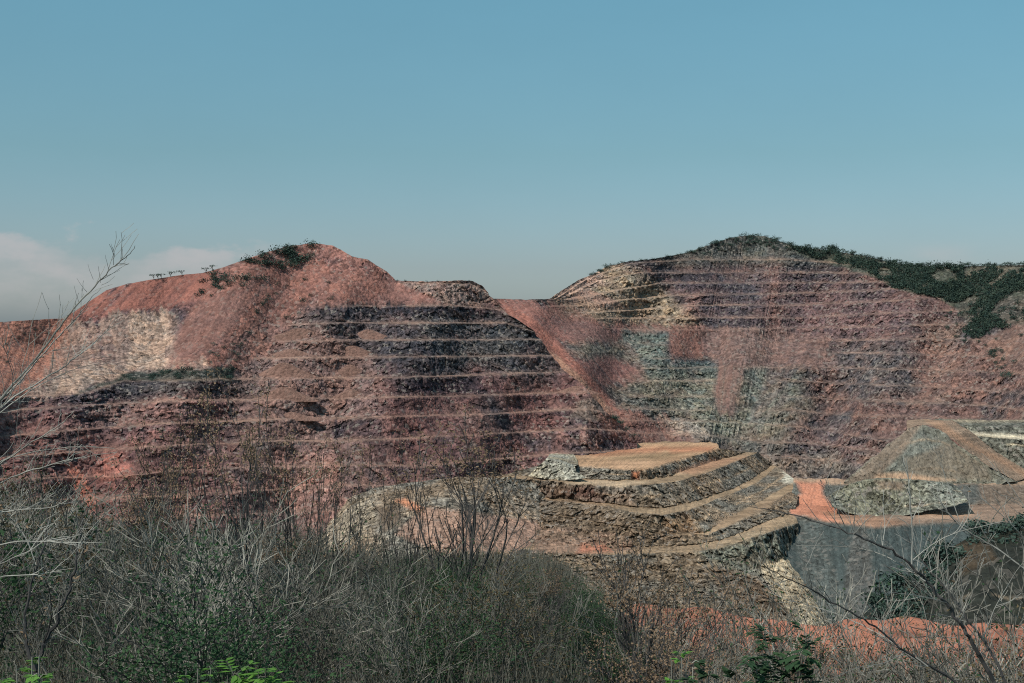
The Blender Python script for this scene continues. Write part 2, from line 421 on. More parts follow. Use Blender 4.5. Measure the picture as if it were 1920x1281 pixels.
LM_OPS = [
    ([(370, 560), (345, 505), (450, 470), (600, 440), (760, 510), (760, 572), (560, 580), (540, 640), (440, 700), (300, 700)], (152, 98, 84), 0.5, 12, 0.95, (-0.8,)),
    ([(600, 450), (660, 478), (720, 500), (742, 528), (640, 520), (590, 490)], (148, 100, 92), 0.8, 8),
    ([(560, 500), (660, 500), (740, 524), (740, 560), (620, 570), (540, 540)], (160, 104, 90), 0.35, 10, 0.8, (0.6,)),
    ([(-260, 590), (0, 600), (130, 590), (150, 620), (120, 690), (50, 745), (-260, 780)], (190, 124, 100), 0.35, 12, 1, (-0.5,)),
    ([(100, 600), (160, 565), (230, 530), (345, 508), (405, 508), (400, 535), (370, 560), (320, 580), (200, 590)], (162, 98, 82), 0.15, 8, 1, (-0.9,)),
    ([(130, 612), (220, 588), (330, 582), (335, 640), (325, 690), (240, 706), (150, 738), (30, 752), (90, 690)], (156, 126, 112), 0.6, 10, 0.9, (0.2,)),
    ([(230, 590), (310, 588), (318, 640), (300, 690), (250, 690), (245, 640)], (192, 162, 142), 0.7, 8, 0.6, (0.1,)),
    ([(60, 740), (150, 735), (240, 700), (400, 690), (380, 670), (250, 668), (120, 700)], (188, 160, 142), 0.8, 8, 0.7, (0.3,)),
    ([(215, 590), (245, 588), (240, 690), (222, 700)], (146, 118, 108), 0.6, 8, 0.7),
    ([(312, 690), (340, 600), (370, 565), (440, 545), (480, 555), (430, 620), (370, 680)], (136, 94, 84), 0.3, 8, 1, (-0.55,)),
    ([(440, 640), (520, 600), (700, 590), (720, 600), (720, 800), (600, 840), (440, 800)], (138, 106, 98), 0.95, 20, 0.5),
    ([(750, 528), (885, 528), (935, 560), (900, 574), (800, 572)], (160, 132, 122), 1.0, 7),
    ([(735, 528), (790, 550), (840, 572), (700, 574)], (150, 102, 92), 0.3, 8),
    ([(570, 577), (850, 575), (980, 585), (1010, 640), (900, 700), (760, 740), (640, 640), (570, 592)], (66, 62, 68), 1.0, 14, 0.75),
    ([(780, 600), (1010, 600), (1060, 690), (1000, 720), (830, 680)], (82, 84, 86), 1.0, 14, 0.6),
    ([(800, 712), (900, 712), (980, 745), (880, 742), (760, 742)], (60, 44, 52), 1.0, 8, 0.8),
    ([(575, 577), (870, 575), (880, 586), (600, 588)], (46, 44, 52), 1.0, 3, 1, (0.0,)),
    ([(622, 785), (650, 788), (640, 830), (655, 880), (632, 905), (625, 850)], (50, 38, 44), 1.0, 4, 0.9, (0.0,)),
    ([(230, 716), (430, 712), (500, 735), (400, 748), (230, 740)], (74, 70, 70), 1.0, 8, 0.7),
    ([(150, 735), (240, 700), (340, 690), (440, 690), (440, 714), (230, 716), (140, 742)], (60, 70, 60), 0.6, 6, 0.85),
    ([(120, 860), (150, 880), (185, 940), (170, 965), (140, 920)], (182, 106, 84), 0.5, 9),
    ([(200, 850), (235, 850), (250, 890), (190, 905), (180, 880)], (180, 104, 86), 0.8, 9, 0.8),
    ([(520, 850), (640, 840), (640, 960), (560, 980), (500, 920)], (176, 120, 104), 0.9, 16, 0.6),
    ([(625, 790), (720, 780), (720, 825), (640, 830)], (60, 46, 54), 1.0, 8, 0.7),
    ([(1085, 755), (1120, 748), (1150, 790), (1060, 785)], (130, 112, 100), 0.4, 6, 0.7),
    ([(1120, 775), (1150, 780), (1200, 830), (1150, 828)], (150, 104, 92), 0.6, 8, 0.8, (0.7,)),
]
px_lm = np.concatenate([np.arange(-260, -20, 6.0), np.arange(-20, 1200, 1.55)])
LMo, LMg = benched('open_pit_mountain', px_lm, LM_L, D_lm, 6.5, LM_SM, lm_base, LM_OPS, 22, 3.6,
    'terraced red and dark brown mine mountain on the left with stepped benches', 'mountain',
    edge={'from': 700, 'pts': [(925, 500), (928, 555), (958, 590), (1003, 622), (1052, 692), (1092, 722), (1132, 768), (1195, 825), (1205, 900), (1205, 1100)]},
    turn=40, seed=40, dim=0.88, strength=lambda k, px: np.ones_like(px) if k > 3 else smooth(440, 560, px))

# ---- back wall of the pit and the right-hand peak
RM_L = [
    [(900, 566), (925, 560), (985, 562), (1030, 561), (1050, 547), (1085, 525), (1110, 515), (1140, 499), (1180, 490), (1230, 485), (1290, 473), (1330, 459), (1370, 446), (1400, 441), (1435, 443),
     (1470, 455), (1500, 464), (1560, 470), (1620, 480), (1660, 489), (1700, 497), (1760, 500), (1920, 497), (2160, 500)],
    [(900, 570), (1040, 562), (1100, 524), (1180, 495), (1300, 488), (1480, 488), (1560, 494), (1700, 510), (1920, 512), (2160, 512)],
    [(900, 572), (1040, 565), (1120, 528), (1200, 513), (1500, 512), (1620, 514), (1760, 520), (2160, 522)],
    [(900, 575), (1080, 560), (1160, 545), (1240, 532), (1450, 532), (1549, 531), (1700, 530), (1920, 530), (2160, 528)],
    [(900, 579), (1080, 575), (1180, 562), (1265, 555), (1440, 553), (1600, 547), (1703, 541), (1920, 538), (2160, 535)],
    [(900, 585), (1100, 587), (1200, 582), (1290, 574), (1500, 573), (1662, 566), (1790, 557), (1920, 556), (2160, 552)],
    [(900, 590), (1050, 590), (1110, 598), (1250, 597), (1500, 597), (1633, 590), (1745, 586), (1920, 580), (2160, 575)],
    [(900, 600), (1060, 606), (1150, 618), (1250, 620), (1380, 619), (1577, 615), (1717, 612), (1920, 605), (2160, 600)],
    [(900, 620), (1060, 630), (1180, 645), (1300, 650), (1420, 645), (1560, 640), (1661, 638), (1782, 636), (1920, 640), (2160, 640)],
    [(900, 640), (1060, 655), (1200, 673), (1340, 675), (1450, 668), (1585, 663), (1717, 665), (1920, 670), (2160, 678)],
    [(900, 665), (1000, 670), (1200, 692), (1350, 690), (1440, 690), (1577, 691), (1661, 693), (1900, 700), (2160, 715)],
    [(900, 690), (1000, 700), (1190, 715), (1345, 715), (1480, 716), (1619, 722), (1802, 729), (1920, 738), (2160, 760)],
    [(900, 720), (1000, 730), (1180, 745), (1350, 745), (1500, 746), (1619, 752), (1830, 760), (1920, 771), (2160, 795)],
    [(900, 750), (1000, 755), (1150, 766), (1290, 770), (1487, 771), (1600, 780), (1920, 789), (2160, 810)],
    [(900, 780), (1000, 780), (1200, 790), (1380, 793), (1473, 800), (1540, 806), (1647, 826), (1920, 822), (2160, 840)],
    [(900, 805), (1000, 810), (1300, 815), (1436, 831), (1532, 833), (1650, 850), (1920, 850), (2160, 870)],
    [(900, 840), (1000, 840), (1380, 855), (1520, 862), (1700, 882), (2160, 900)],
    [(900, 900), (1400, 890), (1520, 905), (2160, 930)],
    [(900, 980), (2160, 980)]]
RM_A = [(900, 955), (1000, 985), (1150, 1045), (1350, 1085), (1550, 1075), (1750, 1000), (1920, 935), (2160, 850)]
def D_rm(px, py):
    k = 0.78
    d = curve(RM_A, px) + (880 - py) * k
    d += 22 * np.exp(-((px - 1330 - (py - 700) * 0.3) / 60.0) ** 2) * smooth(560, 680, py)       # gully behind the platform
    d += -16 * np.exp(-((px - 1500) / 50.0) ** 2) * smooth(480, 560, py)
    d += 12 * np.sin(px / 47.0 + 1.0) * smooth(480, 560, py) + 7 * np.sin(px / 23.0 + py / 50)
    d -= 26 * np.exp(-((px - 1180 + (py - 600) * 0.4) / 60.0) ** 2) * smooth(600, 520, py)
    return d
def rm_base(px, py, P):
    n = fbm(P * np.array([1, 1, 1.8]), 70, 4, 401); n2 = fbm(P * np.array([1, 1, 2.]), 20, 4, 402)
    a = smooth(-0.35, 0.35, n + 0.7 * n2)[..., None]
    c = alb((84, 74, 76))[None] * (1 - a) + alb((128, 94, 84))[None] * a
    k = smooth(0.1, 0.45, fbm(P * np.array([1, 1, 1.5]), 30, 4, 403))[..., None]
    c = c * (1 - 0.4 * k) + alb((156, 134, 120))[None] * 0.4 * k
    k = smooth(0.12, 0.4, fbm(P, 42, 4, 404))[..., None]
    c = c * (1 - 0.6 * k) + alb(C_BLUE)[None] * 0.6 * k
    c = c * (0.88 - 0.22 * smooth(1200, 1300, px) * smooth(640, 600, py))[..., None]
    pk = (smooth(510, 470, py) * smooth(1180, 1280, px) * (0.5 + 0.5 * smooth(-0.2, 0.3, n2)))[..., None]
    c = c * (1 - 0.8 * pk) + alb((66, 80, 66))[None] * 0.8 * pk
    rd = np.maximum(np.exp(-((px - 1452 - 8 * n2 * 2) / 13.0) ** 2) * smooth(480, 510, py) * smooth(640, 610, py), np.exp(-((px - 1300 + (py - 560) * 0.3) / 16.0) ** 2) * smooth(530, 560, py) * smooth(640, 600, py))[..., None]
    c = c * (1 - 0.6 * rd) + alb((170, 118, 96))[None] * 0.6 * rd
    return c, np.full(px.shape, 0.95)
RM_SM = [[(900, 560), (1040, 570), (1150, 608), (1185, 640), (1215, 672), (1205, 715), (1140, 780), (900, 780)],
         [(1325, 620), (1570, 640), (1550, 688), (1330, 690), (1250, 672), (1255, 618)], [(1345, 680), (1400, 680), (1390, 780), (1335, 780)],
         [(1640, 480), (1920, 480), (2160, 480), (2160, 610), (1820, 600), (1780, 560), (1700, 530)], [(1840, 640), (2160, 580), (2160, 690), (1870, 685)],
         [(1470, 690), (1440, 770), (1400, 800), (1400, 690)]]
RM_OPS = [
    ([(1230, 486), (1290, 470), (1400, 436), (1480, 450), (1600, 480), (1480, 500), (1400, 492), (1300, 500)], (84, 84, 80), 0.9, 8, 0.8),
    ([(1240, 515), (1500, 505), (1700, 530), (1700, 640), (1480, 630), (1330, 620), (1290, 590)], (96, 76, 84), 0.95, 16, 0.5),
    ([(1030, 560), (1140, 498), (1200, 512), (1240, 545), (1290, 590), (1310, 612), (1150, 606), (1040, 590)], (156, 136, 112), 0.95, 10),
    ([(1030, 560), (1090, 520), (1130, 508), (1130, 530), (1060, 560)], (214, 172, 156), 0.8, 6, 0.8),
    ([(1100, 540), (1150, 560), (1180, 580), (1080, 585), (1050, 565)], (176, 130, 116), 0.4, 8, 0.7),
    ([(900, 562), (1045, 566), (1150, 606), (1330, 612), (1330, 622), (1180, 622), (1140, 640), (1060, 645), (1030, 660), (960, 590), (900, 590)], (146, 96, 86), 0.3, 8, 1, (0.9,)),
    ([(1060, 600), (1170, 625), (1180, 640), (1150, 650), (1080, 640), (1050, 615)], (126, 92, 86), 0.4, 8, 0.8, (0.9,)),
    ([(1040, 560), (1160, 570), (1240, 588), (1300, 612), (1150, 606), (1060, 590)], (142, 118, 96), 0.8, 8, 0.7),
    ([(1075, 680), (1120, 668), (1145, 665), (1190, 690), (1218, 715), (1170, 722), (1130, 718), (1095, 705)], (142, 94, 86), 0.3, 8, 1, (0.8,)),
    ([(940, 568), (1000, 600), (1060, 660), (1120, 720), (1180, 790), (1150, 800), (1080, 740), (1020, 660), (960, 610)], (168, 102, 84), 0.35, 6, 0.9, (0.95,)),
    ([(1030, 660), (1050, 672), (1120, 735), (1160, 780), (1130, 785), (1080, 735)], (188, 142, 116), 0.5, 5, 0.7),
    ([(1065, 645), (1140, 640), (1180, 655), (1215, 690), (1150, 668), (1100, 672)], (112, 106, 94), 0.9, 7, 0.9),
    ([(1170, 618), (1252, 620), (1250, 672), (1212, 680), (1185, 655), (1160, 640)], (98, 112, 106), 1.0, 5, 0.85),
    ([(1180, 645), (1250, 655), (1245, 685), (1215, 700), (1200, 672)], (122, 130, 120), 1.0, 6, 0.65),
    ([(1254, 618), (1300, 616), (1328, 655), (1318, 670), (1256, 676)], (148, 98, 84), 0.35, 6, 0.9, (0.2,)),
    ([(1296, 616), (1330, 616), (1350, 640), (1330, 668)], (128, 92, 82), 0.8, 6, 0.7),
    ([(1325, 618), (1440, 617), (1560, 632), (1545, 655), (1580, 690), (1500, 694), (1440, 688), (1400, 694), (1340, 684), (1330, 660)], (134, 102, 94), 0.5, 7, 0.95, (1410, 900)),
    ([(1470, 628), (1560, 640), (1500, 690), (1450, 690)], (124, 92, 84), 0.5, 7, 0.6, (1410, 900)),
    ([(1205, 674), (1345, 673), (1350, 712), (1220, 712)], (72, 88, 88), 1.0, 5, 0.9),
    ([(1150, 735), (1220, 695), (1350, 700), (1500, 700), (1520, 760), (1470, 830), (1400, 850), (1340, 830), (1270, 790), (1180, 770)], (114, 114, 98), 1.0, 16, 0.7),
    ([(1220, 690), (1300, 712), (1340, 740), (1330, 800), (1280, 770), (1240, 730)], (116, 122, 110), 1.0, 14, 0.65),
    ([(1330, 700), (1345, 780), (1390, 790), (1440, 720), (1480, 740), (1440, 800), (1360, 830), (1310, 800)], (132, 136, 122), 1.0, 12, 0.6),
    ([(1350, 682), (1394, 684), (1390, 720), (1376, 778), (1342, 772), (1338, 735)], (138, 102, 92), 0.3, 6, 1, (-0.1,)),
    ([(1400, 690), (1440, 690), (1425, 760), (1395, 750)], (104, 112, 106), 1.0, 6, 0.7),
    ([(1440, 690), (1485, 690), (1470, 760), (1430, 790), (1400, 800)], (112, 90, 86), 0.7, 6, 0.6, (-0.8,)),
    ([(1570, 640), (1720, 640), (1720, 740), (1600, 750), (1560, 690)], (82, 80, 84), 1.0, 14, 0.7),
    ([(1700, 640), (1860, 640), (1940, 700), (1940, 760), (1740, 745)], (136, 96, 84), 0.9, 16, 0.55),
    ([(1500, 560), (1800, 555), (1800, 600), (1600, 630), (1500, 625)], (126, 92, 92), 0.9, 16, 0.5),
    ([(1845, 640), (1920, 590), (2160, 560), (2160, 700), (1870, 682)], (140, 104, 90), 0.4, 7, 0.9, (-0.7,)),
    ([(1860, 730), (1960, 735), (1960, 770), (1850, 760)], (78, 72, 76), 1.0, 6, 0.8),
    ([(1600, 755), (1830, 762), (1840, 786), (1600, 785)], (122, 88, 80), 0.7, 8, 0.6),
    ([(1480, 790), (1640, 800), (1600, 870), (1500, 850)], (110, 88, 88), 1.0, 12, 0.6),
    ([(1380, 850), (1560, 850), (1600, 880), (1500, 900), (1400, 900)], (140, 128, 112), 1.0, 12, 0.6),
    ([(1110, 770), (1200, 770), (1290, 800), (1300, 840), (1120, 840)], (142, 96, 84), 0.4, 10, 0.9, (0.5,)),
    ([(1240, 780), (1330, 800), (1330, 830), (1260, 815)], (176, 160, 146), 1.0, 8, 0.8),
    ([(1475, 447), (1500, 455), (1700, 485), (2160, 480), (2160, 570), (1850, 565), (1810, 590), (1760, 560), (1690, 545), (1640, 520), (1560, 495), (1480, 470)], (78, 80, 66), 0.6, 6),
    ([(1800, 560), (2160, 550), (2160, 600), (1880, 610), (1830, 620), (1800, 590)], (84, 78, 66), 0.6, 10, 0.8),
    ([(1825, 500), (1915, 500), (1900, 525), (1850, 540), (1815, 530)], (122, 108, 92), 0.8, 7, 0.7),
]
px_rm = np.concatenate([np.arange(840, 1925, 1.55), np.arange(1926, 2160, 6.0)])
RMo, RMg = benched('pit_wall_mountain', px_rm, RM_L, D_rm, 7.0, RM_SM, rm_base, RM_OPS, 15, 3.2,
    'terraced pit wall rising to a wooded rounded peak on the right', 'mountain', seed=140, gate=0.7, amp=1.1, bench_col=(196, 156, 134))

# ---- lofted landforms from contour rails
def resample(pts, n):
    p = np.asarray(pts, float)
    t = np.linspace(0, 1, len(p)); u = np.linspace(0, 1, n)
    return np.stack([np.interp(u, t, p[:, k]) for k in range(p.shape[1])], -1)

def loft(name, rails, ncol, label, cat, base_c, ops=(), seed=0, amp=1.0, rub0=0.9, kinds=None, step=1.5, mat=None, wob=2.4, kind='structure', streak=None, bcol=C_TAN):
    """rails: list of [(px, py, D), ...]; kinds[k] says what lies between rail k and k+1: 'face' or 'flat'"""
    R = []
    for k, r in enumerate(rails):
        q = resample(r, ncol)
        q[:, 1] += wob * 1.4 * fbm(np.stack([q[:, 0], q[:, 0] * 0 + 31 * (k // 2 if len(rails) > 6 else k), q[:, 0] * 0], -1), 28, 5, seed + k // 2, 0.65) + wob * 0.5 * fbm(np.stack([q[:, 0], q[:, 0] * 0 + 57 * k, q[:, 0] * 0], -1), 9, 3, seed + 70 + k)
        q[:, 0] += wob * 1.2 * fbm(np.stack([q[:, 0], q[:, 0] * 0 + 11 * (k // 2), q[:, 1]], -1), 16, 3, seed + 90 + k // 2)
        R.append(q)
    rows, flat, mid = [], [], []
    for k in range(len(R) - 1):
        span = np.hypot(*(np.abs(R[k + 1][:, :2] - R[k][:, :2]).mean(0)))
        m = max(3, int(span / step))
        kd = (kinds or ['face'] * 99)[k]
        for j in range(m):
            s = j / m
            rows.append(R[k] * (1 - s) + R[k + 1] * s); flat.append(1.0 if kd == 'flat' else 0.0)
            g = smooth(-0.05, 0.2, fbm(np.stack([R[k][:, 0], R[k][:, 0] * 0 + k * 9, R[k][:, 0] * 0], -1), 45, 3, seed + 400 + k))
            wv = 0.5 + 0.12 * fbm(np.stack([R[k][:, 0], R[k][:, 0] * 0 + k * 19, R[k][:, 0] * 0], -1), 40, 3, seed + 410)
            mid.append(np.exp(-((s - wv) * span / 1.7) ** 2) * g * (span > 16) * (0 if kd == 'flat' else 1))
    rows.append(R[-1]); flat.append(flat[-1]); mid.append(mid[-1])
    G = np.array(rows); FL = np.broadcast_to(np.array(flat)[:, None], G.shape[:2]).copy()
    PX, PY, D = G[..., 0], G[..., 1], G[..., 2]
    P = world(PX, PY, D)
    n = fbm(P, 40, 4, seed + 61)[..., None]; n2 = fbm(P, 9, 3, seed + 62)[..., None]
    base = alb(base_c)[None] * (1 + 0.30 * n + 0.25 * n2)
    hn = smooth(-0.3, 0.3, fbm(P, 28, 3, seed + 64))[..., None]
    base = base * (1 - 0.6 * hn) + base.mean(-1, keepdims=True) * np.array([0.97, 1.02, 0.93]) * 0.6 * hn
    if streak is not None:
        u = PX - (PY - 900) * streak
        base = base * (1 + 0.35 * fbm(np.stack([u, u * 0, PY * 0.02], -1), 8, 4, seed + 63, 0.7))[..., None]
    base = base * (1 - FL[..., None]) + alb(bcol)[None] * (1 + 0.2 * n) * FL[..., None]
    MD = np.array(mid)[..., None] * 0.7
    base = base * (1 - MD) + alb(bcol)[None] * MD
    rub0 = np.full(PX.shape, rub0) * (1 - 0.75 * FL)
    col, rub = paint(PX, PY, P, base, ops, rub0)
    f1, c1 = worley(P, 2.6, seed + 1); f2, c2 = worley(P, 7.0, seed + 2)
    rib = ridged(np.stack([P[..., 0] + 0.3 * P[..., 1], P[..., 1] * 0.2, P[..., 2] * 0.35], -1), 6.5, 4, seed + 4)
    rel = (1.3 * (c1 - 0.5) + 0.8 * (0.5 - f1)) * (0.15 + rub) + (2.2 * (c2 - 0.5) + 1.4 * (0.5 - f2)) * rub + 2.2 * rib * rub
    rel = rel * (1 - 0.9 * FL) * amp * 1.5
    P = world(PX, PY, D - rel)
    P[..., 2] += FL * 0.35 * fbm(P, 8, 3, seed + 6)
    f3, c3 = worley(P, 1.5, seed + 7)
    tint = 1 + (0.7 * (c3 - 0.5) + 0.6 * (c1 - 0.5) + 0.3 * (c2 - 0.5) + 0.45 * rib) * rub
    trk = fbm(np.stack([PX / 60.0, (PY + PX * 0.05) / 3.0, PX * 0], -1), 1.0, 3, seed + 8) * FL
    tint = tint + 0.4 * trk + 0.2 * np.clip(rng.normal(size=tint.shape), -2, 2.2) * (0.15 + rub)
    o = grid_obj(name, P, mat or M_ROCK, np.clip(col * np.maximum(tint, 0.15)[..., None], 0.008, 0.85), np.clip(rub, 0, 1))
    tag(o, label, cat, None, kind)
    return o, (PX, PY, D)

def lv(pts, z): return [(x, y, float(depth_on(y, z))) for x, y in pts]

DS[0] = 0.2; name_far[0] = False
# stepped platform in the pit
mesa_rails = [
    lv([(1072, 852), (1075, 850), (1130, 836), (1165, 833), (1230, 830), (1300, 829), (1330, 829), (1343, 831), (1346, 834), (1347, 836)], -85),
    lv([(1068, 856), (1075, 862), (1085, 871), (1120, 875), (1165, 879), (1205, 880), (1240, 873), (1280, 860), (1320, 849), (1348, 840)], -85),
    lv([(935, 893), (1022, 894), (1070, 897), (1115, 899), (1170, 901), (1215, 900), (1255, 893), (1300, 878), (1350, 862), (1398, 849)], -91),
    lv([(905, 897), (1000, 899), (1050, 904), (1115, 910), (1165, 913), (1215, 911), (1275, 903), (1335, 884), (1385, 864), (1422, 848)], -91.4),
    lv([(880, 922), (985, 928), (1050, 936), (1117, 942), (1180, 950), (1241, 952), (1295, 943), (1360, 922), (1410, 900), (1448, 872)], -101),
    lv([(880, 926), (985, 933), (1050, 941), (1117, 948), (1185, 962), (1241, 966), (1290, 958), (1365, 929), (1425, 903), (1456, 876)], -101.5),
    [(880, 950, 835), (985, 960, 805), (1050, 968, 790), (1117, 978, 772), (1185, 992, 745), (1250, 1000, 742), (1322, 1000, 748), (1365, 972, 775), (1425, 940, 815), (1492, 902, 900)],
    [(880, 953, 834), (985, 962, 804), (1050, 970, 789), (1117, 980, 771), (1185, 994, 744), (1250, 1003, 741), (1330, 1004, 742), (1385, 978, 764), (1450, 943, 805), (1505, 906, 875)],
    [(880, 1015, 765), (985, 1020, 745), (1050, 1022, 742), (1117, 1026, 738), (1185, 1026, 735), (1250, 1024, 733), (1335, 1016, 738), (1390, 1000, 750), (1445, 975, 775), (1490, 960, 800)],
    [(880, 1025, 750), (985, 1030, 728), (1050, 1036, 722), (1117, 1040, 718), (1185, 1040, 716), (1250, 1038, 716), (1345, 1030, 718), (1405, 1012, 728), (1460, 994, 745), (1496, 980, 775)],
    [(880, 1055, 720), (985, 1060, 700), (1060, 1070, 700), (1150, 1085, 695), (1230, 1090, 690), (1310, 1085, 690), (1380, 1075, 700), (1430, 1062, 715), (1470, 1050, 735), (1502, 1040, 770)],
    [(880, 1110, 665), (985, 1120, 640), (1060, 1130, 640), (1150, 1140, 640), (1230, 1145, 640), (1310, 1140, 645), (1390, 1130, 655), (1450, 1120, 670), (1500, 1110, 690), (1530, 1100, 730)],
    [(880, 1220, 580), (985, 1230, 560), (1060, 1240, 560), (1150, 1245, 560), (1230, 1245, 565), (1310, 1240, 570), (1400, 1230, 575), (1480, 1220, 590), (1540, 1205, 620), (1572, 1185, 680)]]
MESA_OPS = [
    ([(870, 905), (1000, 905), (1180, 915), (1190, 945), (1050, 940), (880, 930)], (122, 88, 72), 1.0, 10, 0.6),
    ([(1075, 850), (1130, 834), (1345, 828), (1348, 842), (1280, 862), (1205, 882), (1085, 874)], (204, 156, 118), 0.08, 3),
    ([(1090, 850), (1150, 840), (1250, 838), (1240, 848), (1120, 856)], (196, 120, 86), 0.05, 5, 0.7),
    ([(1120, 858), (1230, 852), (1300, 846), (1260, 858), (1180, 866)], (166, 134, 100), 0.05, 4, 0.8),
    ([(1240, 840), (1340, 838), (1330, 846), (1260, 850)], (204, 122, 84), 0.05, 4, 0.7),
    ([(1140, 866), (1220, 862), (1230, 872), (1170, 879)], (228, 174, 134), 0.05, 4, 0.8),
    ([(1260, 885), (1330, 862), (1400, 855), (1360, 872), (1300, 890)], (188, 128, 96), 0.05, 4, 0.6),
    ([(1060, 905), (1130, 902), (1220, 906), (1160, 912)], (220, 184, 150), 0.05, 3, 0.8),
    ([(1350, 990), (1330, 985), (1400, 955), (1500, 915), (1500, 925), (1420, 965)], (156, 124, 98), 0.1, 4, 0.7),
    ([(1470, 885), (1500, 890), (1500, 905), (1470, 905)], (226, 214, 196), 0.6, 5, 0.8),
    ([(1060, 915), (1130, 915), (1130, 940), (1060, 935)], (92, 62, 56), 1.0, 6, 0.8),
    ([(1185, 885), (1200, 885), (1198, 900), (1184, 898)], (176, 104, 66), 0.5, 3, 0.9),
    ([(1240, 975), (1300, 970), (1310, 1000), (1250, 1008)], (150, 110, 74), 0.9, 8, 0.6),
    ([(1000, 985), (1180, 1000), (1200, 1034), (1000, 1036)], (170, 128, 110), 0.3, 8, 0.8),
    ([(1090, 1020), (1130, 1018), (1150, 1034), (1080, 1036)], (206, 118, 86), 0.2, 5, 0.8),
    ([(870, 950), (1000, 940), (1130, 955), (1240, 985), (1300, 1000), (1250, 1030), (1100, 1020), (880, 1020)], (104, 84, 68), 1.0, 12, 0.85),
    ([(1300, 1036), (1440, 1000), (1490, 985), (1510, 1060), (1420, 1080), (1330, 1060)], (92, 98, 90), 1.0, 10, 0.8),
    ([(1420, 1060), (1500, 1040), (1580, 1190), (1520, 1200), (1450, 1110)], (196, 172, 142), 0.7, 10, 0.8, (0.75,)),
    ([(1330, 1060), (1420, 1080), (1480, 1150), (1420, 1180), (1350, 1110)], (118, 92, 72), 0.9, 10, 0.8, (0.9,)),
]
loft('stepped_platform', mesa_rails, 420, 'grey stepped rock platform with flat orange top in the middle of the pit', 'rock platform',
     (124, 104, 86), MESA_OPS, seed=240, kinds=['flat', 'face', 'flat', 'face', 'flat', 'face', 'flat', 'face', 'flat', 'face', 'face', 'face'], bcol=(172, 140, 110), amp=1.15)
# raised dump lobe at the left end of the platform
loft('dump_lobe', [
    lv([(1030, 852), (1045, 849), (1062, 849), (1075, 852), (1082, 862), (1084, 872)], -84.5),
    lv([(1030, 853), (1045, 851), (1060, 852), (1070, 858), (1076, 866), (1078, 874)], -84.3),
    [(1024, 860, 845), (1035, 862, 842), (1050, 866, 838), (1062, 872, 832), (1072, 878, 828), (1080, 884, 826)],
    [(990, 893, 840), (1012, 896, 834), (1030, 899, 828), (1050, 901, 824), (1075, 900, 820), (1100, 896, 815)]],
    90, 'pale rock mound at the left end of the stepped platform', 'rock mound', (168, 150, 124), [], seed=260, step=1.4, wob=0.8)

# tan dump hill left of the platform, in front of the benches
loft('tan_dump_hill', [
    [(540, 1035, 800), (610, 985, 805), (655, 935, 810), (700, 917, 812), (760, 906, 814), (860, 894, 815), (940, 896, 822), (1010, 901, 835), (1085, 912, 880)],
    [(540, 1045, 790), (610, 1000, 785), (660, 955, 785), (705, 935, 785), (765, 925, 785), (860, 912, 790), (940, 912, 812), (1010, 920, 826), (1085, 930, 868)],
    [(540, 1065, 770), (610, 1030, 755), (665, 990, 750), (710, 968, 750), (770, 955, 750), (860, 945, 755), (940, 945, 792), (1010, 952, 808), (1085, 960, 845)],
    [(540, 1085, 745), (610, 1060, 725), (665, 1020, 722), (720, 1000, 720), (780, 992, 720), (860, 985, 725), (940, 985, 760), (1010, 992, 772), (1085, 1000, 800)],
    [(540, 1110, 715), (610, 1090, 700), (665, 1060, 697), (720, 1045, 695), (780, 1038, 695), (860, 1035, 700), (940, 1035, 722), (1010, 1036, 732), (1085, 1042, 760)],
    [(540, 1200, 640), (610, 1190, 630), (665, 1180, 625), (720, 1170, 620), (780, 1170, 620), (860, 1170, 620), (940, 1170, 640), (1010, 1170, 655), (1085, 1175, 690)]],
    260, 'tan and grey dump hill behind the thicket left of the stepped platform', 'dump hill', (134, 112, 94),
    [([(740, 938), (760, 935), (800, 955), (800, 968), (765, 952)], (222, 138, 96), 0.2, 4, 0.9),
     ([(705, 950), (750, 945), (755, 985), (715, 1000)], (116, 96, 82), 0.3, 6, 0.9),
     ([(800, 950), (1060, 985), (1060, 1036), (820, 1036), (740, 1000)], (176, 132, 114), 0.4, 12, 0.8),
     ([(600, 975), (690, 925), (710, 980), (650, 1040), (590, 1050)], (148, 128, 108), 0.9, 10, 0.6, (0.3,))], seed=280, amp=0.9)

# floor, orange spill and big cones on the right
ZF, ZB = -106.0, -96.0
floor_rails = [
    lv([(1488, 897), (1540, 897), (1600, 898), (1680, 898), (1760, 898), (1840, 897), (1920, 896), (2100, 896)], -95.8),
    [(1488, 903, 860), (1540, 903, 862), (1600, 905, 860), (1680, 906, 858), (1760, 906, 858), (1840, 906, 858), (1920, 905, 860), (2100, 905, 860)],
    [(1488, 915, 850), (1540, 915, 850), (1600, 918, 850), (1680, 918, 850), (1760, 920, 850), (1840, 920, 850), (1920, 920, 850), (2100, 920, 850)],
    lv([(1475, 945), (1530, 948), (1590, 952), (1680, 950), (1760, 948), (1840, 946), (1920, 945), (2100, 945)], ZF),
    lv([(1462, 958), (1510, 963), (1560, 973), (1640, 986), (1700, 984), (1790, 978), (1920, 975), (2100, 975)], ZF),
    [(1455, 1030, 745), (1505, 1050, 738), (1560, 1070, 725), (1640, 1080, 708), (1700, 1080, 708), (1790, 1075, 712), (1920, 1070, 715), (2100, 1070, 715)],
    [(1450, 1210, 670), (1510, 1220, 660), (1570, 1225, 650), (1640, 1228, 640), (1700, 1228, 640), (1790, 1225, 640), (1920, 1220, 640), (2100, 1220, 640)]]
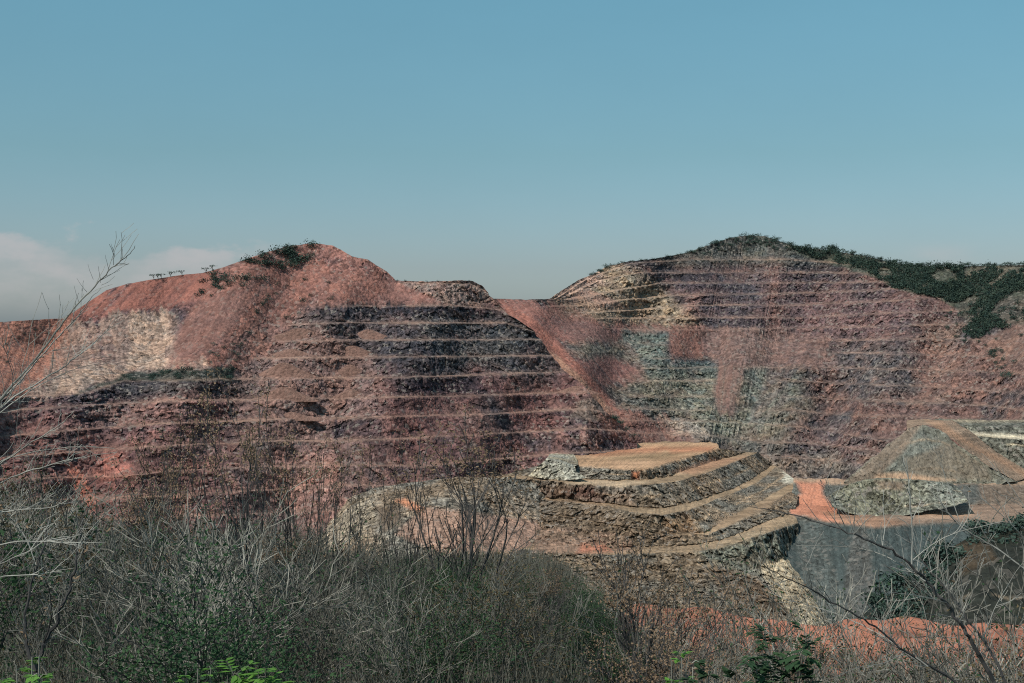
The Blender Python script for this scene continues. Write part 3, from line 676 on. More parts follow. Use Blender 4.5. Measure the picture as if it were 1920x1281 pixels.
loft('pit_floor', floor_rails, 320, 'grey pit floor with orange spill ending in a dark grey dump slope', 'pit floor', (104, 100, 94),
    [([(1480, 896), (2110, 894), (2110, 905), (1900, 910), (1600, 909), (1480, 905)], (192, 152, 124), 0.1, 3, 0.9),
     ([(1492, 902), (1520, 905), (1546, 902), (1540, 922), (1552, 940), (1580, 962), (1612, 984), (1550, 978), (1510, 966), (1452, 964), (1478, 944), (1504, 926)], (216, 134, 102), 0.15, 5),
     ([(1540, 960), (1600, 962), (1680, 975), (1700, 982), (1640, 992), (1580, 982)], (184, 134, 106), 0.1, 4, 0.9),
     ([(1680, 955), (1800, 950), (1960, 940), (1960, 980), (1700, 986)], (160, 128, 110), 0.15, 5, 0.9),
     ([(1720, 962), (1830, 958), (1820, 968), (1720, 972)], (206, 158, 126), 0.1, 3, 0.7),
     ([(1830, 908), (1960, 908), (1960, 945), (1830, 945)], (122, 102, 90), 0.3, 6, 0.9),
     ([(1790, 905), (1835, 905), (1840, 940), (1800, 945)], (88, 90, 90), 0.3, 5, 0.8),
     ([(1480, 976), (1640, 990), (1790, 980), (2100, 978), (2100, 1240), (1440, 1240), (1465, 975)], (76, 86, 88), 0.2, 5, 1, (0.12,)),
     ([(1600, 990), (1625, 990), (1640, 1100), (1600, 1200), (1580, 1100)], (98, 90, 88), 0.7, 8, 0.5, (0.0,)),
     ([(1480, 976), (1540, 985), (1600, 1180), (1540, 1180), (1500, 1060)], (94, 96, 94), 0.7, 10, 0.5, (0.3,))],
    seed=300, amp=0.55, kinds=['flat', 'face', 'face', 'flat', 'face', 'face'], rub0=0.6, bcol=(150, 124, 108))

def onslope(py, D0, z0, tan=0.75):
    h = (-z0 * F - (py - YH) * D0) / (F + (py - YH) / tan)
    return D0 + h / tan, z0 + h
c1_top = [(1583, 903), (1625, 868), (1665, 832), (1700, 806), (1722, 796), (1740, 796), (1768, 812), (1810, 842), (1855, 875), (1905, 902)]
c1_topD = [(x, y, *onslope(y, 858, ZB)) for x, y in c1_top]
cone_rails = [[(x, y, d) for x, y, d, z in c1_topD],
    [(x0 * 0.5 + x1 * 0.5, (y0 + y1) / 2 , None) for (x0, y0), (x1, y1) in zip(c1_top, [(1583, 906), (1620, 907), (1655, 908), (1690, 908), (1722, 908), (1750, 908), (1790, 908), (1830, 907), (1870, 906), (1908, 904)])],
    [(x, y, 858) for x, y in [(1583, 906), (1620, 907), (1655, 908), (1690, 908), (1722, 908), (1750, 908), (1790, 908), (1830, 907), (1870, 906), (1908, 904)]]]
cone_rails[1] = [(x, y, onslope(y, 858, ZB)[0] - 5 * math.sin(math.pi * i / 9)) for i, (x, y, _) in enumerate(cone_rails[1])]
loft('spoil_cone', cone_rails, 230, 'large grey green spoil cone below the bend of the haul road', 'spoil cone', (124, 118, 104),
    [([(1583, 905), (1700, 800), (1730, 790), (1700, 840), (1640, 905)], (138, 112, 96), 0.2, 10, 0.7, (-0.9,)),
     ([(1700, 860), (1780, 830), (1850, 875), (1860, 900), (1700, 900)], (132, 112, 96), 0.2, 10, 0.6), ([(1636, 899), (1652, 889), (1690, 887), (1730, 893), (1790, 901), (1716, 902)], (200, 156, 124), 0.05, 4, 0.9)], seed=320, amp=0.8, rub0=0.45, streak=-0.9, kind=None, wob=4)
# haul road over the cone
ro_in = [(x, y, d, z) for x, y, d, z in c1_topD[3:]]
ro_out = [(1700, 789), (1740, 786), (1784, 788), (1814, 806), (1854, 832), (1902, 862), (1950, 890)]
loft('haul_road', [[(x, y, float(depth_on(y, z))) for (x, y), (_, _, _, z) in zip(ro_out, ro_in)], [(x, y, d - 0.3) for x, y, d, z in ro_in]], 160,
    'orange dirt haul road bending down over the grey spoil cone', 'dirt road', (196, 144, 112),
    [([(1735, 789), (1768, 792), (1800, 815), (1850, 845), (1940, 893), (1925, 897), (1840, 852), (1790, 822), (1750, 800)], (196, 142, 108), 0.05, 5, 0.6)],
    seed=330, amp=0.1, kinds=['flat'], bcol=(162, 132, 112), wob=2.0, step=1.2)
# lower rubble mound
m2t = [(1556, 930), (1585, 912), (1625, 900), (1665, 897), (1705, 899), (1750, 903), (1785, 908), (1800, 918)]
m2b = [(1560, 950), (1590, 962), (1630, 970), (1665, 973), (1700, 966), (1740, 958), (1785, 950), (1815, 940)]
loft('rubble_mound', [[(x, y - 1, 826) for x, y in m2t], [(x, y, 810) for x, y in m2t], [((a[0] + b[0]) / 2, (a[1] + b[1]) / 2, 799) for a, b in zip(m2t, m2b)], [(x, y, 786) for x, y in m2b]], 200,
    'low grey green mound strewn with pale stones in front of the big cone', 'spoil mound', (118, 114, 98),
    [([(1640, 902), (1700, 903), (1690, 920), (1650, 915)], (132, 108, 92), 0.4, 6, 0.8)], seed=340, amp=0.6, rub0=0.9, kind=None)
# grey berms right of the haul road
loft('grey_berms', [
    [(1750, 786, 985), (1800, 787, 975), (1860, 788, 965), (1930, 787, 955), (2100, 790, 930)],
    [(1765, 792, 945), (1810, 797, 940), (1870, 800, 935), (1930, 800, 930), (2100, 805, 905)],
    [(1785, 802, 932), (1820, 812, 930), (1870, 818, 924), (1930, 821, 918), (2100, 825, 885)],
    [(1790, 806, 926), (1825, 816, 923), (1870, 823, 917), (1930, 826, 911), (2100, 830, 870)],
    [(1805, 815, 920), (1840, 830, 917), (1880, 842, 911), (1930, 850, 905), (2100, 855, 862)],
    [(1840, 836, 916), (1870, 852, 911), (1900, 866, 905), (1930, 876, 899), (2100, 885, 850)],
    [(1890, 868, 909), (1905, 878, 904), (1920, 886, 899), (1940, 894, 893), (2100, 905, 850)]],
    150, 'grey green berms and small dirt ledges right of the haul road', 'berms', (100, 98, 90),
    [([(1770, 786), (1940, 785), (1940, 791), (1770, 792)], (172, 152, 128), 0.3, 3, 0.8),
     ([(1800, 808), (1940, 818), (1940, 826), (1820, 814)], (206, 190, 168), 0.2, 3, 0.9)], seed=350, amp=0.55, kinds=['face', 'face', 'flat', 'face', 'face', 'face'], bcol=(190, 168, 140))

# ---- far plain that carries everything to the horizon
def ground_sheet():
    xs = np.concatenate([-np.geomspace(60000, 300, 14), np.linspace(-250, 250, 6), np.geomspace(300, 60000, 14)])
    ys = np.concatenate([np.linspace(-3000, 400, 6), np.geomspace(560, 60000, 26)])
    X, Y = np.meshgrid(xs, ys)
    Z = np.full(X.shape, -175.0)
    V = np.stack([X, Y, Z], -1)
    c = np.broadcast_to(alb((112, 104, 88)), V.shape).copy()
    o = grid_obj('ground', V, M_ROCK, c, np.full(X.shape, 0.3)); tag(o, 'far plain around the mine', 'ground', None, 'structure')
ground_sheet()
# ------------------------------------------------------------------ the near hillside
def zground(x, y):
    x = np.asarray(x, float); y = np.asarray(y, float)
    px = CX + x / np.maximum(np.abs(y), 6) * F
    Dd = np.maximum(y, 0)
    zl = -1.75 - 0.172 * Dd
    zr = -1.75 - 0.28 * Dd
    k = smooth(1020, 1260, px)
    z = zl * (1 - k) + zr * k
    road = -31.6
    kr = smooth(1060, 1200, px - np.where(y > 0, 0, 900)) * smooth(98, 112, Dd)
    z = z * (1 - kr) + road * kr
    end = 150 + 12 * smooth(1500, 1120, px) + 1.6 * np.sin(x * 0.35) + 1.1 * np.sin(x * 0.9 + 1)
    z = z + 0.9 * np.exp(-((Dd - end + 1.5) / 1.2) ** 2) * kr * 0.35
    far = np.maximum(Dd - np.where(kr > 0.5, end, 152), 0)
    z = z - 0.62 * far
    return np.maximum(z, -172)

def near_ground():
    ys = np.concatenate([np.arange(-60, 0, 4.0), np.arange(0, 60, 0.8), np.arange(60, 178, 0.55), np.arange(178, 460, 6.0)])
    t = np.linspace(-1, 1, 420)
    X = np.outer(np.maximum(np.abs(ys), 20) * 0.62 + 14, t); Y = np.broadcast_to(ys[:, None], X.shape)
    Z = zground(X, Y)
    P = np.stack([X, Y, Z], -1)
    onroad = smooth(1120, 1190, CX + X / np.maximum(np.abs(Y), 6) * F + 25 * fbm(P, 5, 3, 9)) * smooth(99, 106, Y + 4 * fbm(P, 6, 3, 8)) * smooth(178, 164, Y)
    Z = Z + (0.5 * fbm(P, 5, 4, 511) + 0.12 * fbm(P, 0.8, 3, 512)) * (1 - 0.65 * onroad) * smooth(-30, 5, Y)
    P[..., 2] = Z
    soil = alb((66, 60, 46))[None] * (1 + 0.5 * fbm(P, 3, 4, 513))[..., None]
    rc = alb((190, 112, 84))[None] * (1 + 0.22 * fbm(P, 7, 4, 514) + 0.25 * fbm(P * np.array([0.4, 1, 1]), 1.3, 3, 516))[..., None]
    right = (smooth(1250, 1500, CX + X / np.maximum(np.abs(Y), 6) * F) * smooth(25, 60, Y) * smooth(-0.5, 0.0, fbm(P, 8, 3, 515)))[..., None]
    soil = soil * (1 - 0.75 * right) + alb((206, 114, 84))[None] * 0.75 * right
    col = soil * (1 - onroad[..., None]) + rc * onroad[..., None]
    dk = smooth(0.05, 0.4, fbm(P * np.array([1, 0.5, 1]), 2.4, 4, 517)) * onroad * 0.45
    col = col * (1 - dk[..., None])
    o = grid_obj('near_hillside', P, M_NEAR, np.clip(col, 0.01, 0.8), 0.35 + 0 * X, True)
    tag(o, 'near slope below the viewpoint with an orange dirt road at its foot', 'hillside', None, 'structure')
near_ground()

# spur in the middle distance on the right
loft('near_spur', [
    [(1600, 1165, 330), (1680, 1105, 325), (1750, 1050, 320), (1820, 1005, 318), (1920, 990, 315), (2150, 970, 310)],
    [(1600, 1185, 322), (1680, 1130, 312), (1750, 1085, 305), (1820, 1050, 300), (1920, 1040, 295), (2150, 1030, 290)],
    [(1600, 1230, 300), (1680, 1215, 285), (1750, 1200, 275), (1820, 1190, 268), (1920, 1190, 262), (2150, 1190, 258)],
    [(1600, 1330, 260), (1680, 1330, 245), (1750, 1330, 238), (1820, 1330, 232), (1920, 1330, 228), (2150, 1330, 225)]],
    160, 'dark spur behind the orange road on the right', 'spur', (50, 52, 42),
    [([(1790, 1020), (1850, 1010), (1870, 1050), (1800, 1080)], (98, 78, 60), 0.6, 8, 0.6)], seed=400, amp=0.5, step=3, rub0=0.3)

# ------------------------------------------------------------------ vegetation
class MB:
    def __init__(s): s.v = []; s.q = []; s.n = 0
    def tube(s, pts, radii, sides=3):
        pts = np.asarray(pts, float); m = len(pts)
        d = np.gradient(pts, axis=0); d /= np.linalg.norm(d, axis=1)[:, None] + 1e-9
        up = np.array([0.31, 0.87, 0.38]); a = np.cross(d, up); a /= np.linalg.norm(a, axis=1)[:, None] + 1e-9
        b = np.cross(d, a)
        th = np.arange(sides) * 2 * math.pi / sides
        ring = pts[:, None] + np.asarray(radii)[:, None, None] * (np.cos(th)[None, :, None] * a[:, None] + np.sin(th)[None, :, None] * b[:, None])
        s.v.append(ring.reshape(-1, 3))
        i = np.arange((m - 1) * sides).reshape(m - 1, sides); j = np.roll(i, -1, axis=1)
        s.q.append((np.stack([i, j, j + sides, i + sides], -1).reshape(-1, 4)) + s.n)
        s.n += m * sides
    def quads(s, C, size, aspect=0.5, flat=None, r=None):
        """one leaf-like quad (a kite) per centre"""
        r = r or rng
        C = np.asarray(C, float).reshape(-1, 3); n = len(C)
        if n == 0: return
        a = r.normal(size=(n, 3)); a[:, 2] *= 0.7
        a /= np.linalg.norm(a, axis=1)[:, None]
        b = np.cross(a, r.normal(size=(n, 3))); b /= np.linalg.norm(b, axis=1)[:, None] + 1e-9
        L = (np.asarray(size) * r.uniform(0.6, 1.3, n))[:, None]; W = L * aspect
        nn = np.cross(a, b)
        V = np.stack([C - a * L * 0.5, C + b * W * 0.5 + nn * L * .1, C + a * L * 0.5, C - b * W * 0.5 + nn * L * .1], 1)
        s.v.append(V.reshape(-1, 3)); s.q.append(np.arange(n * 4).reshape(n, 4) + s.n); s.n += n * 4
    def build(s, name, mat, parent=None):
        if not s.v: return None
        return mesh_from(name, np.concatenate(s.v), np.concatenate(s.q).ravel(), 4, mat, parent=parent)

def unit(v): return v / (np.linalg.norm(v) + 1e-9)

def grow(mb, p, d, length, rad, level, tips, R, wig=0.22, up=0.10, nseg=5, kids=(3, 5), ang=(0.45, 0.9), sides=3, shrink=0.58, rmin=0.004):
    pts = [p]; dirs = [d]
    for k in range(nseg):
        d = unit(d + R.normal(size=3) * wig + np.array([0, 0, up]))
        p = p + d * length / nseg; pts.append(p); dirs.append(d)
    rr = np.linspace(rad, max(rad * 0.35, rmin), len(pts))
    mb.tube(pts, rr, sides if level > 1 else 3)
    if level <= 0:
        tips.append((pts[-1], d)); tips.append((pts[-2], d)); return
    n = R.integers(kids[0], kids[1] + 1)
    for k in range(n):
        t = (k + 0.6 + R.uniform(-.3, .3)) / n * 0.8 + 0.2
        f = t * nseg; i = min(int(f), nseg - 1); q = pts[i] + (pts[i + 1] - pts[i]) * (f - i)
        ax = unit(np.cross(dirs[i], R.normal(size=3))); a = R.uniform(*ang)
        dd = unit(dirs[i] * math.cos(a) + ax * math.sin(a))
        grow(mb, q, dd, length * shrink * R.uniform(0.75, 1.2), max(np.interp(f, range(len(rr)), rr) * 0.62, rmin), level - 1, tips, R, wig, up, max(3, nseg - 1), kids, ang, sides, shrink, rmin)
    tips.append((pts[-1], d))

def shrub(name, kind, seed, H=4.0, rmin=0.008):
    """returns an Empty with branches and leaves / seed heads as parts; H = height in metres"""
    R = np.random.default_rng(seed)
    root = bpy.data.objects.new(name, None); COL.objects.link(root)
    mb = MB(); tips = []
    if kind in ('bare', 'seeded', 'dry'):
        for k in range(R.integers(6, 10)):
            az = R.uniform(0, 2 * math.pi); le = R.uniform(0.1, 0.65)
            d = np.array([math.cos(az) * math.sin(le), math.sin(az) * math.sin(le), math.cos(le)])
            grow(mb, np.array([R.normal() * .15, R.normal() * .15, -0.3]), d, H * R.uniform(0.6, 0.85), 0.02, 3, tips, R, 0.13, 0.07, 6, (3, 5), (0.35, 0.8), 4, 0.55, rmin)
    elif kind == 'spray':
        for k in range(7):
            az = R.uniform(0, 2 * math.pi); le = R.uniform(0.05, 0.6)
            d = np.array([math.cos(az) * math.sin(le), math.sin(az) * math.sin(le), math.cos(le)])
            grow(mb, np.array([R.normal() * .1, R.normal() * .1, -0.3]), d, H * R.uniform(0.7, 0.95), 0.034, 2, tips, R, 0.07, 0.11, 7, (3, 5), (0.25, 0.6), 4, 0.42, rmin)
    elif kind == 'slender':
        base = np.array([0, 0, -0.3]); top = H * 0.5
        pts = [base + np.array([0.06 * R.normal(), 0.06 * R.normal(), top * t]) for t in np.linspace(0, 1, 7)]
        mb.tube(pts, np.linspace(0.05, 0.035, 7), 5)
        for k in range(11):
            az = k * 2.4; le = R.uniform(0.25, 0.8)
            d = np.array([math.cos(az) * math.sin(le), math.sin(az) * math.sin(le), math.cos(le)])
            grow(mb, pts[-1 - (k % 3)], d, H * R.uniform(0.3, 0.5), 0.022, 2, tips, R, 0.1, 0.12, 5, (4, 6), (0.3, 0.7), 3, 0.55, rmin)
    else:   # leafy
        for k in range(7):
            az = R.uniform(0, 2 * math.pi); le = R.uniform(0.1, 0.9)
            d = np.array([math.cos(az) * math.sin(le), math.sin(az) * math.sin(le), math.cos(le)])
            grow(mb, np.array([0, 0, -0.3]), d, H * R.uniform(0.5, 0.75), 0.035, 2, tips, R, 0.15, 0.08, 5, (4, 6), (0.4, 0.9), 4, 0.55, rmin)
    mat = {'spray': M_TWIGD, 'bare': M_TWIG, 'seeded': M_TWIG, 'dry': M_TWIG, 'slender': M_TWIGD, 'leafy': M_TWIGD}[kind]
    mb.build('branches', mat, root)
    T = np.array([t[0] for t in tips])
    if kind == 'leafy':
        lb = MB(); C = np.repeat(T, 16, 0) + R.normal(size=(len(T) * 16, 3)) * 0.19
        lb.quads(C, 0.085, 0.55, r=R); lb.build('leaves', M_LEAF, root)
    if kind == 'bare':
        lb = MB(); sel = T[R.random(len(T)) < 0.25]; lb.quads(np.repeat(sel, 2, 0) + R.normal(size=(len(sel) * 2, 3)) * 0.06, 0.075, 0.5, r=R); lb.build('leaves', M_LEAF, root)
    if kind == 'dry':
        lb = MB(); sel = T[R.random(len(T)) < 0.7]; lb.quads(np.repeat(sel, 3, 0) + R.normal(size=(len(sel) * 3, 3)) * 0.10, 0.085, 0.5, r=R); lb.build('leaves', M_DRY, root)
    if kind in ('seeded', 'slender', 'spray'):
        top = T[T[:, 2] > np.quantile(T[:, 2], 0.55)]; sel = top[R.random(len(top)) < (0.6 if kind == 'spray' else 0.5)]
        sb = MB(); C = np.repeat(sel, 18, 0) + R.normal(size=(len(sel) * 18, 3)) * np.array([0.11, 0.11, 0.055]); sb.quads(C, 0.055, 0.7, r=R); sb.build('seed_heads', M_SEED, root)
    return root

KIDS = {}
def copy_tree(o):
    c = o.copy(); COL.objects.link(c)
    for ch in KIDS.setdefault(o.name, [x for x in bpy.data.objects if x.parent == o]):
        k = ch.copy(); COL.objects.link(k); k.parent = c
    return c

LBL = {
    'bare': ('bare_shrub', 'leafless grey twiggy shrub in the foreground thicket', 'shrub', 'bare grey shrubs of the thicket'),
    'seeded': ('seeded_shrub', 'grey twiggy shrub with rust brown seed heads in the foreground thicket', 'shrub', 'shrubs with rust seed heads in the thicket'),
    'dry': ('dry_shrub', 'twiggy shrub with withered brown leaves in the foreground thicket', 'shrub', 'brown leaved shrubs of the thicket'),
    'slender': ('slender_tree', 'thin dark stemmed leafless tree in the foreground thicket', 'tree', 'thin dark trees of the thicket'),
    'leafy': ('leafy_shrub', 'dark green leafy shrub in the foreground thicket', 'shrub', 'green leafy shrubs of the thicket')}
PROTO = {k: [] for k in LBL}
for kind, cnt in (('bare', 4), ('seeded', 3), ('dry', 2), ('slender', 2), ('leafy', 3)):
    for i in range(cnt):
        PROTO[kind].append([shrub(LBL[kind][0], kind, 1000 + 13 * i + len(kind) * 101, 4.0, 0.0085), False])
def place(kind, x, y, h, z=None, label=None, group=True):
    pr = PROTO[kind][rng.integers(len(PROTO[kind]))]
    o = pr[0] if not pr[1] else copy_tree(pr[0]); pr[1] = True
    z = float(zground(x, y)) if z is None else z
    o.location = (x, y, z); s = h / 4.0
    o.scale = (s * rng.uniform(0.85, 1.2), s * rng.uniform(0.85, 1.2), s); o.rotation_euler = (0, 0, rng.uniform(0, 6.28))
    L = LBL[kind]
    tag(o, label or L[1], L[2], L[3] if label is None else None)
    return o

TOP = [(-200, 890), (0, 915), (120, 950), (180, 985), (420, 990), (520, 985), (620, 1020), (700, 1060), (780, 1060), (900, 1050), (1000, 1070), (1100, 1085), (1150, 1145), (1290, 1170),
       (1340, 1200), (1500, 1225), (1640, 1240), (1800, 1225), (1920, 1200), (2150, 1160)]
spots = []
def try_spots(n, d0, d1, rad):
    k = 0; t = 0
    while k < n and t < n * 60:
        t += 1
        D = d0 + (d1 - d0) * rng.random() ** 0.8
        px = rng.uniform(-110, 2030)
        if px > 1140 and D > 96: continue
        if px > 1300 and D > 30 and rng.random() < 0.6: continue
        x = (px - CX) / F * D
        if any((x - a) ** 2 + (D - b) ** 2 < (rad * (0.6 if b > 0 else 1)) ** 2 for a, b, *_ in spots): continue
        top = curve(TOP, px) + rng.exponential(26)
        h = -(top - YH) / F * D - float(zground(x, D))
        if h < 0.9: continue
        h = min(h, rng.uniform(3.8, 6.4))
        spots.append((x, D, h, px)); k += 1
try_spots(52, 12, 32, 1.05); try_spots(88, 32, 65, 1.7); try_spots(150, 65, 148, 2.3)
for x, D, h, px in spots:
    r = rng.random()
    green = (690 < px < 1180 and 1 or 0) + (150 < px < 450 and D > 60)
    if green and r < 0.45: kind = 'leafy'
    elif r < 0.2: kind = 'leafy'
    elif r < 0.77: kind = 'bare'
    elif r < 0.86: kind = 'seeded'
    elif r < 0.92: kind = 'dry'
    else: kind = 'slender'
    if px > 1350 and kind in ('leafy',): h *= 0.7
    place(kind, x, D, h)

# the ones that stand out
def special(kind, seed, px, D, top_py, label, name, H=None, wide=1.0):
    x = (px - CX) / F * D; z = float(zground(x, D)); h = -(top_py - YH) / F * D - z
    o = shrub(name, kind, seed, 4.0, 0.008)
    o.location = (x, D, z); s = h / 3.9; o.scale = (s * wide, s * wide, s)
    tag(o, label, 'shrub' if kind == 'spray' else LBL[kind][2]); return o
special('spray', 901, 872, 40, 838, 'tall fan shaped bare shrub in the centre with rust seed heads', 'fan_shrub', wide=1.25)
special('leafy', 902, 830, 40, 1040, 'dense dark green bush under the tall central fan shrub', 'green_bush', wide=1.0)
special('leafy', 903, 1085, 44, 1085, 'dark green bush right of centre beside the start of the orange road', 'green_bush', wide=0.9)
special('slender', 904, 290, 30, 905, 'thin dark stemmed tree at the left centre with a long bare trunk', 'slender_tree', wide=0.8)
special('slender', 905, 1200, 24, 1062, 'small round crowned leafless tree standing before the left end of the orange road', 'round_crowned_tree', wide=0.85)
special('spray', 906, 455, 36, 800, 'tall stemmed shrub with rust seed heads against the lower dark benches', 'tall_shrub', wide=0.75)
special('spray', 907, 560, 38, 835, 'bushy seeded shrub right of the tall stemmed shrub', 'tall_shrub', wide=0.75)
special('spray', 908, 318, 44, 850, 'pale brown seeded shrub rising beside the orange earth scar', 'tall_shrub', wide=0.7)
special('dry', 909, 60, 22, 925, 'dense grey tangle of dry shrub at the left edge', 'tangled_shrub', wide=1.1)
special('bare', 910, 690, 38, 1000, 'grey leafless shrub left of the central fan shrub', 'bare_shrub', wide=1.0)
special('bare', 911, 1500, 30, 1150, 'leafless shrub in front of the orange road right of centre', 'bare_shrub', wide=1.0)
special('bare', 912, 1640, 34, 1190, 'low tangled leafless shrub over the orange road below the long branch', 'bare_shrub', wide=1.2)
special('bare', 913, 1880, 26, 1060, 'leafless twiggy shrub at the right edge in front of the dark spur', 'bare_shrub', wide=1.0)
special('bare', 914, 1385, 36, 1160, 'grey leafless shrub at the near end of the orange road strip', 'bare_shrub', wide=1.0)

special('spray', 915, 760, 44, 900, 'short stemmed seeded shrub before the tan dump hill', 'tall_shrub', wide=0.8)
special('spray', 916, 640, 40, 880, 'tall seeded shrub between the bushy one and the tan dump hill', 'tall_shrub', wide=0.75)

# undergrowth that nobody could count
def undergrowth():
    n = 60000
    D = 9 + 141 * rng.random(n) ** 0.95; px = rng.uniform(-150, 2070, n)
    keep = ~((px > 1120) & (D > 97)) & ~((px > 1300) & (D > 24) & (rng.random(n) < 0.9))
    D = D[keep]; px = px[keep]; X = (px - CX) / F * D; Z = zground(X, D); n = len(D)
    B = np.stack([X, D, Z - 0.1], -1)
    sc = np.clip(D / 60, 0.5, 1.6)[:, None]
    tip = B + np.stack([rng.normal(size=n) * .45, rng.normal(size=n) * .45, rng.uniform(0.5, 2.1, n)], -1) * sc
    mid = (B + tip) / 2 + rng.normal(size=(n, 3)) * 0.08
    w = 0.00016 * D[:, None] + 0.0015
    a = np.stack([rng.normal(size=n), rng.normal(size=n) * .3, np.zeros(n)], -1); a /= np.linalg.norm(a, axis=1)[:, None]
    V = np.stack([B - a * w, B + a * w, mid + a * w, mid - a * w, tip + a * w * .5, tip - a * w * .5], 1)
    q = np.array([[0, 1, 2, 3], [3, 2, 4, 5]])[None] + (np.arange(n) * 6)[:, None, None]
    o = mesh_from('undergrowth', V.reshape(-1, 3), q.reshape(-1), 4, M_STICK)
    tag(o, 'tangled dry undergrowth between the shrubs', 'undergrowth', None, 'stuff')
    lb = MB(); n2 = n * 2; k = rng.integers(0, n, n2)
    C = B[k] + (tip[k] - B[k]) * rng.random(n2)[:, None] + rng.normal(size=(n2, 3)) * 0.2
    C = C[C[:, 1] < 96 + 60 * rng.random(len(C))]
    lb.quads(C, np.clip(C[:, 1] * 0.0022, 0.03, 0.13), 0.5); o = lb.build('ground_leaves', M_DRY); tag(o, 'withered leaves and grass on the near slope', 'dry grass', None, 'stuff')
    n2 = n2 * 2; lb = MB(); k = rng.integers(0, n, n2)
    C = B[k] + (tip[k] - B[k]) * rng.random(n2)[:, None] * 0.8 + rng.normal(size=(n2, 3)) * 0.25
    m = fbm(C, 9, 2, 77) > -0.02
    lb.quads(C[m], np.clip(C[m][:, 1] * 0.0022, 0.03, 0.13), 0.5); o = lb.build('green_ground_cover', M_LEAF); tag(o, 'patches of green ground cover on the near slope', 'ground cover', None, 'stuff')
undergrowth()

# ---- big near trees at both edges, limb by limb
def limb_tree(name, label, limbs, seed, twig=(0.10, 0.32), mat=None, per_m=9, leaf=None):
    R = np.random.default_rng(seed)
    root = bpy.data.objects.new(name, None); COL.objects.link(root)
    base = world(*limbs[0][0][0][:2], limbs[0][0][0][2])
    root.location = base
    off = -np.array(base)
    thick, thin = MB(), MB(); tips = []
    for pts, r0, r1 in limbs:
        p = np.array([world(x, y, D) for x, y, D in pts]) + off
        # smooth by Catmull-like resampling
        t = np.linspace(0, 1, len(p)); u = np.linspace(0, 1, len(p) * 4)
        q = np.stack([np.interp(u, t, p[:, k]) for k in range(3)], -1)
        ker = np.array([0.15, 0.2, 0.3, 0.2, 0.15]); qq = q.copy()
        for k in range(3): qq[2:-2, k] = np.convolve(q[:, k], ker, 'valid')
        qq[1:-1] += R.normal(size=(len(qq) - 2, 3)) * r0 * 0.25
        rr = np.linspace(r0, r1, len(qq)) * 0.66
        (thick if r0 > 0.011 else thin).tube(qq, rr, 6 if r0 > 0.011 else 4)
        L = np.linalg.norm(np.diff(qq, axis=0), axis=1).sum()
        for k in range(int(L * per_m * (1.6 if r0 > 0.007 else 1.1))):
            f = R.uniform(0.12, 0.86) * (len(qq) - 1); i = int(f); a = qq[i] + (qq[i + 1] - qq[i]) * (f - i)
            d0 = unit(qq[i + 1] - qq[i]); ax = unit(np.cross(d0, R.normal(size=3))); g = R.uniform(0.35, 1.0)
            dd = unit(d0 * math.cos(g) + ax * math.sin(g) + np.array([0, 0, 0.25]))
            grow(thin, a, dd, R.uniform(*twig) * (1.3 if r0 > 0.011 else 1.0) * (1 - 0.6 * f / len(qq)), min(r1, 0.0026) * 1.0, 1 if R.random() < 0.45 else 0, tips, R, 0.12, 0.06, 4, (2, 3), (0.4, 0.9), 3, 0.6, 0.0013)
    thick.build('trunk', mat or M_TWIGD, root)
    thin.build('twigs', M_TWIGL, root)
    T = np.array([t[0] for t in tips])
    if leaf and len(T):
        sel = T[R.random(len(T)) < leaf[0]]; lb = MB()
        lb.quads(np.repeat(sel, 3, 0) + R.normal(size=(len(sel) * 3, 3)) * 0.02, leaf[1], 0.4, r=R); lb.build('seed_pods', leaf[2], root)
    tag(root, label, 'tree'); return root

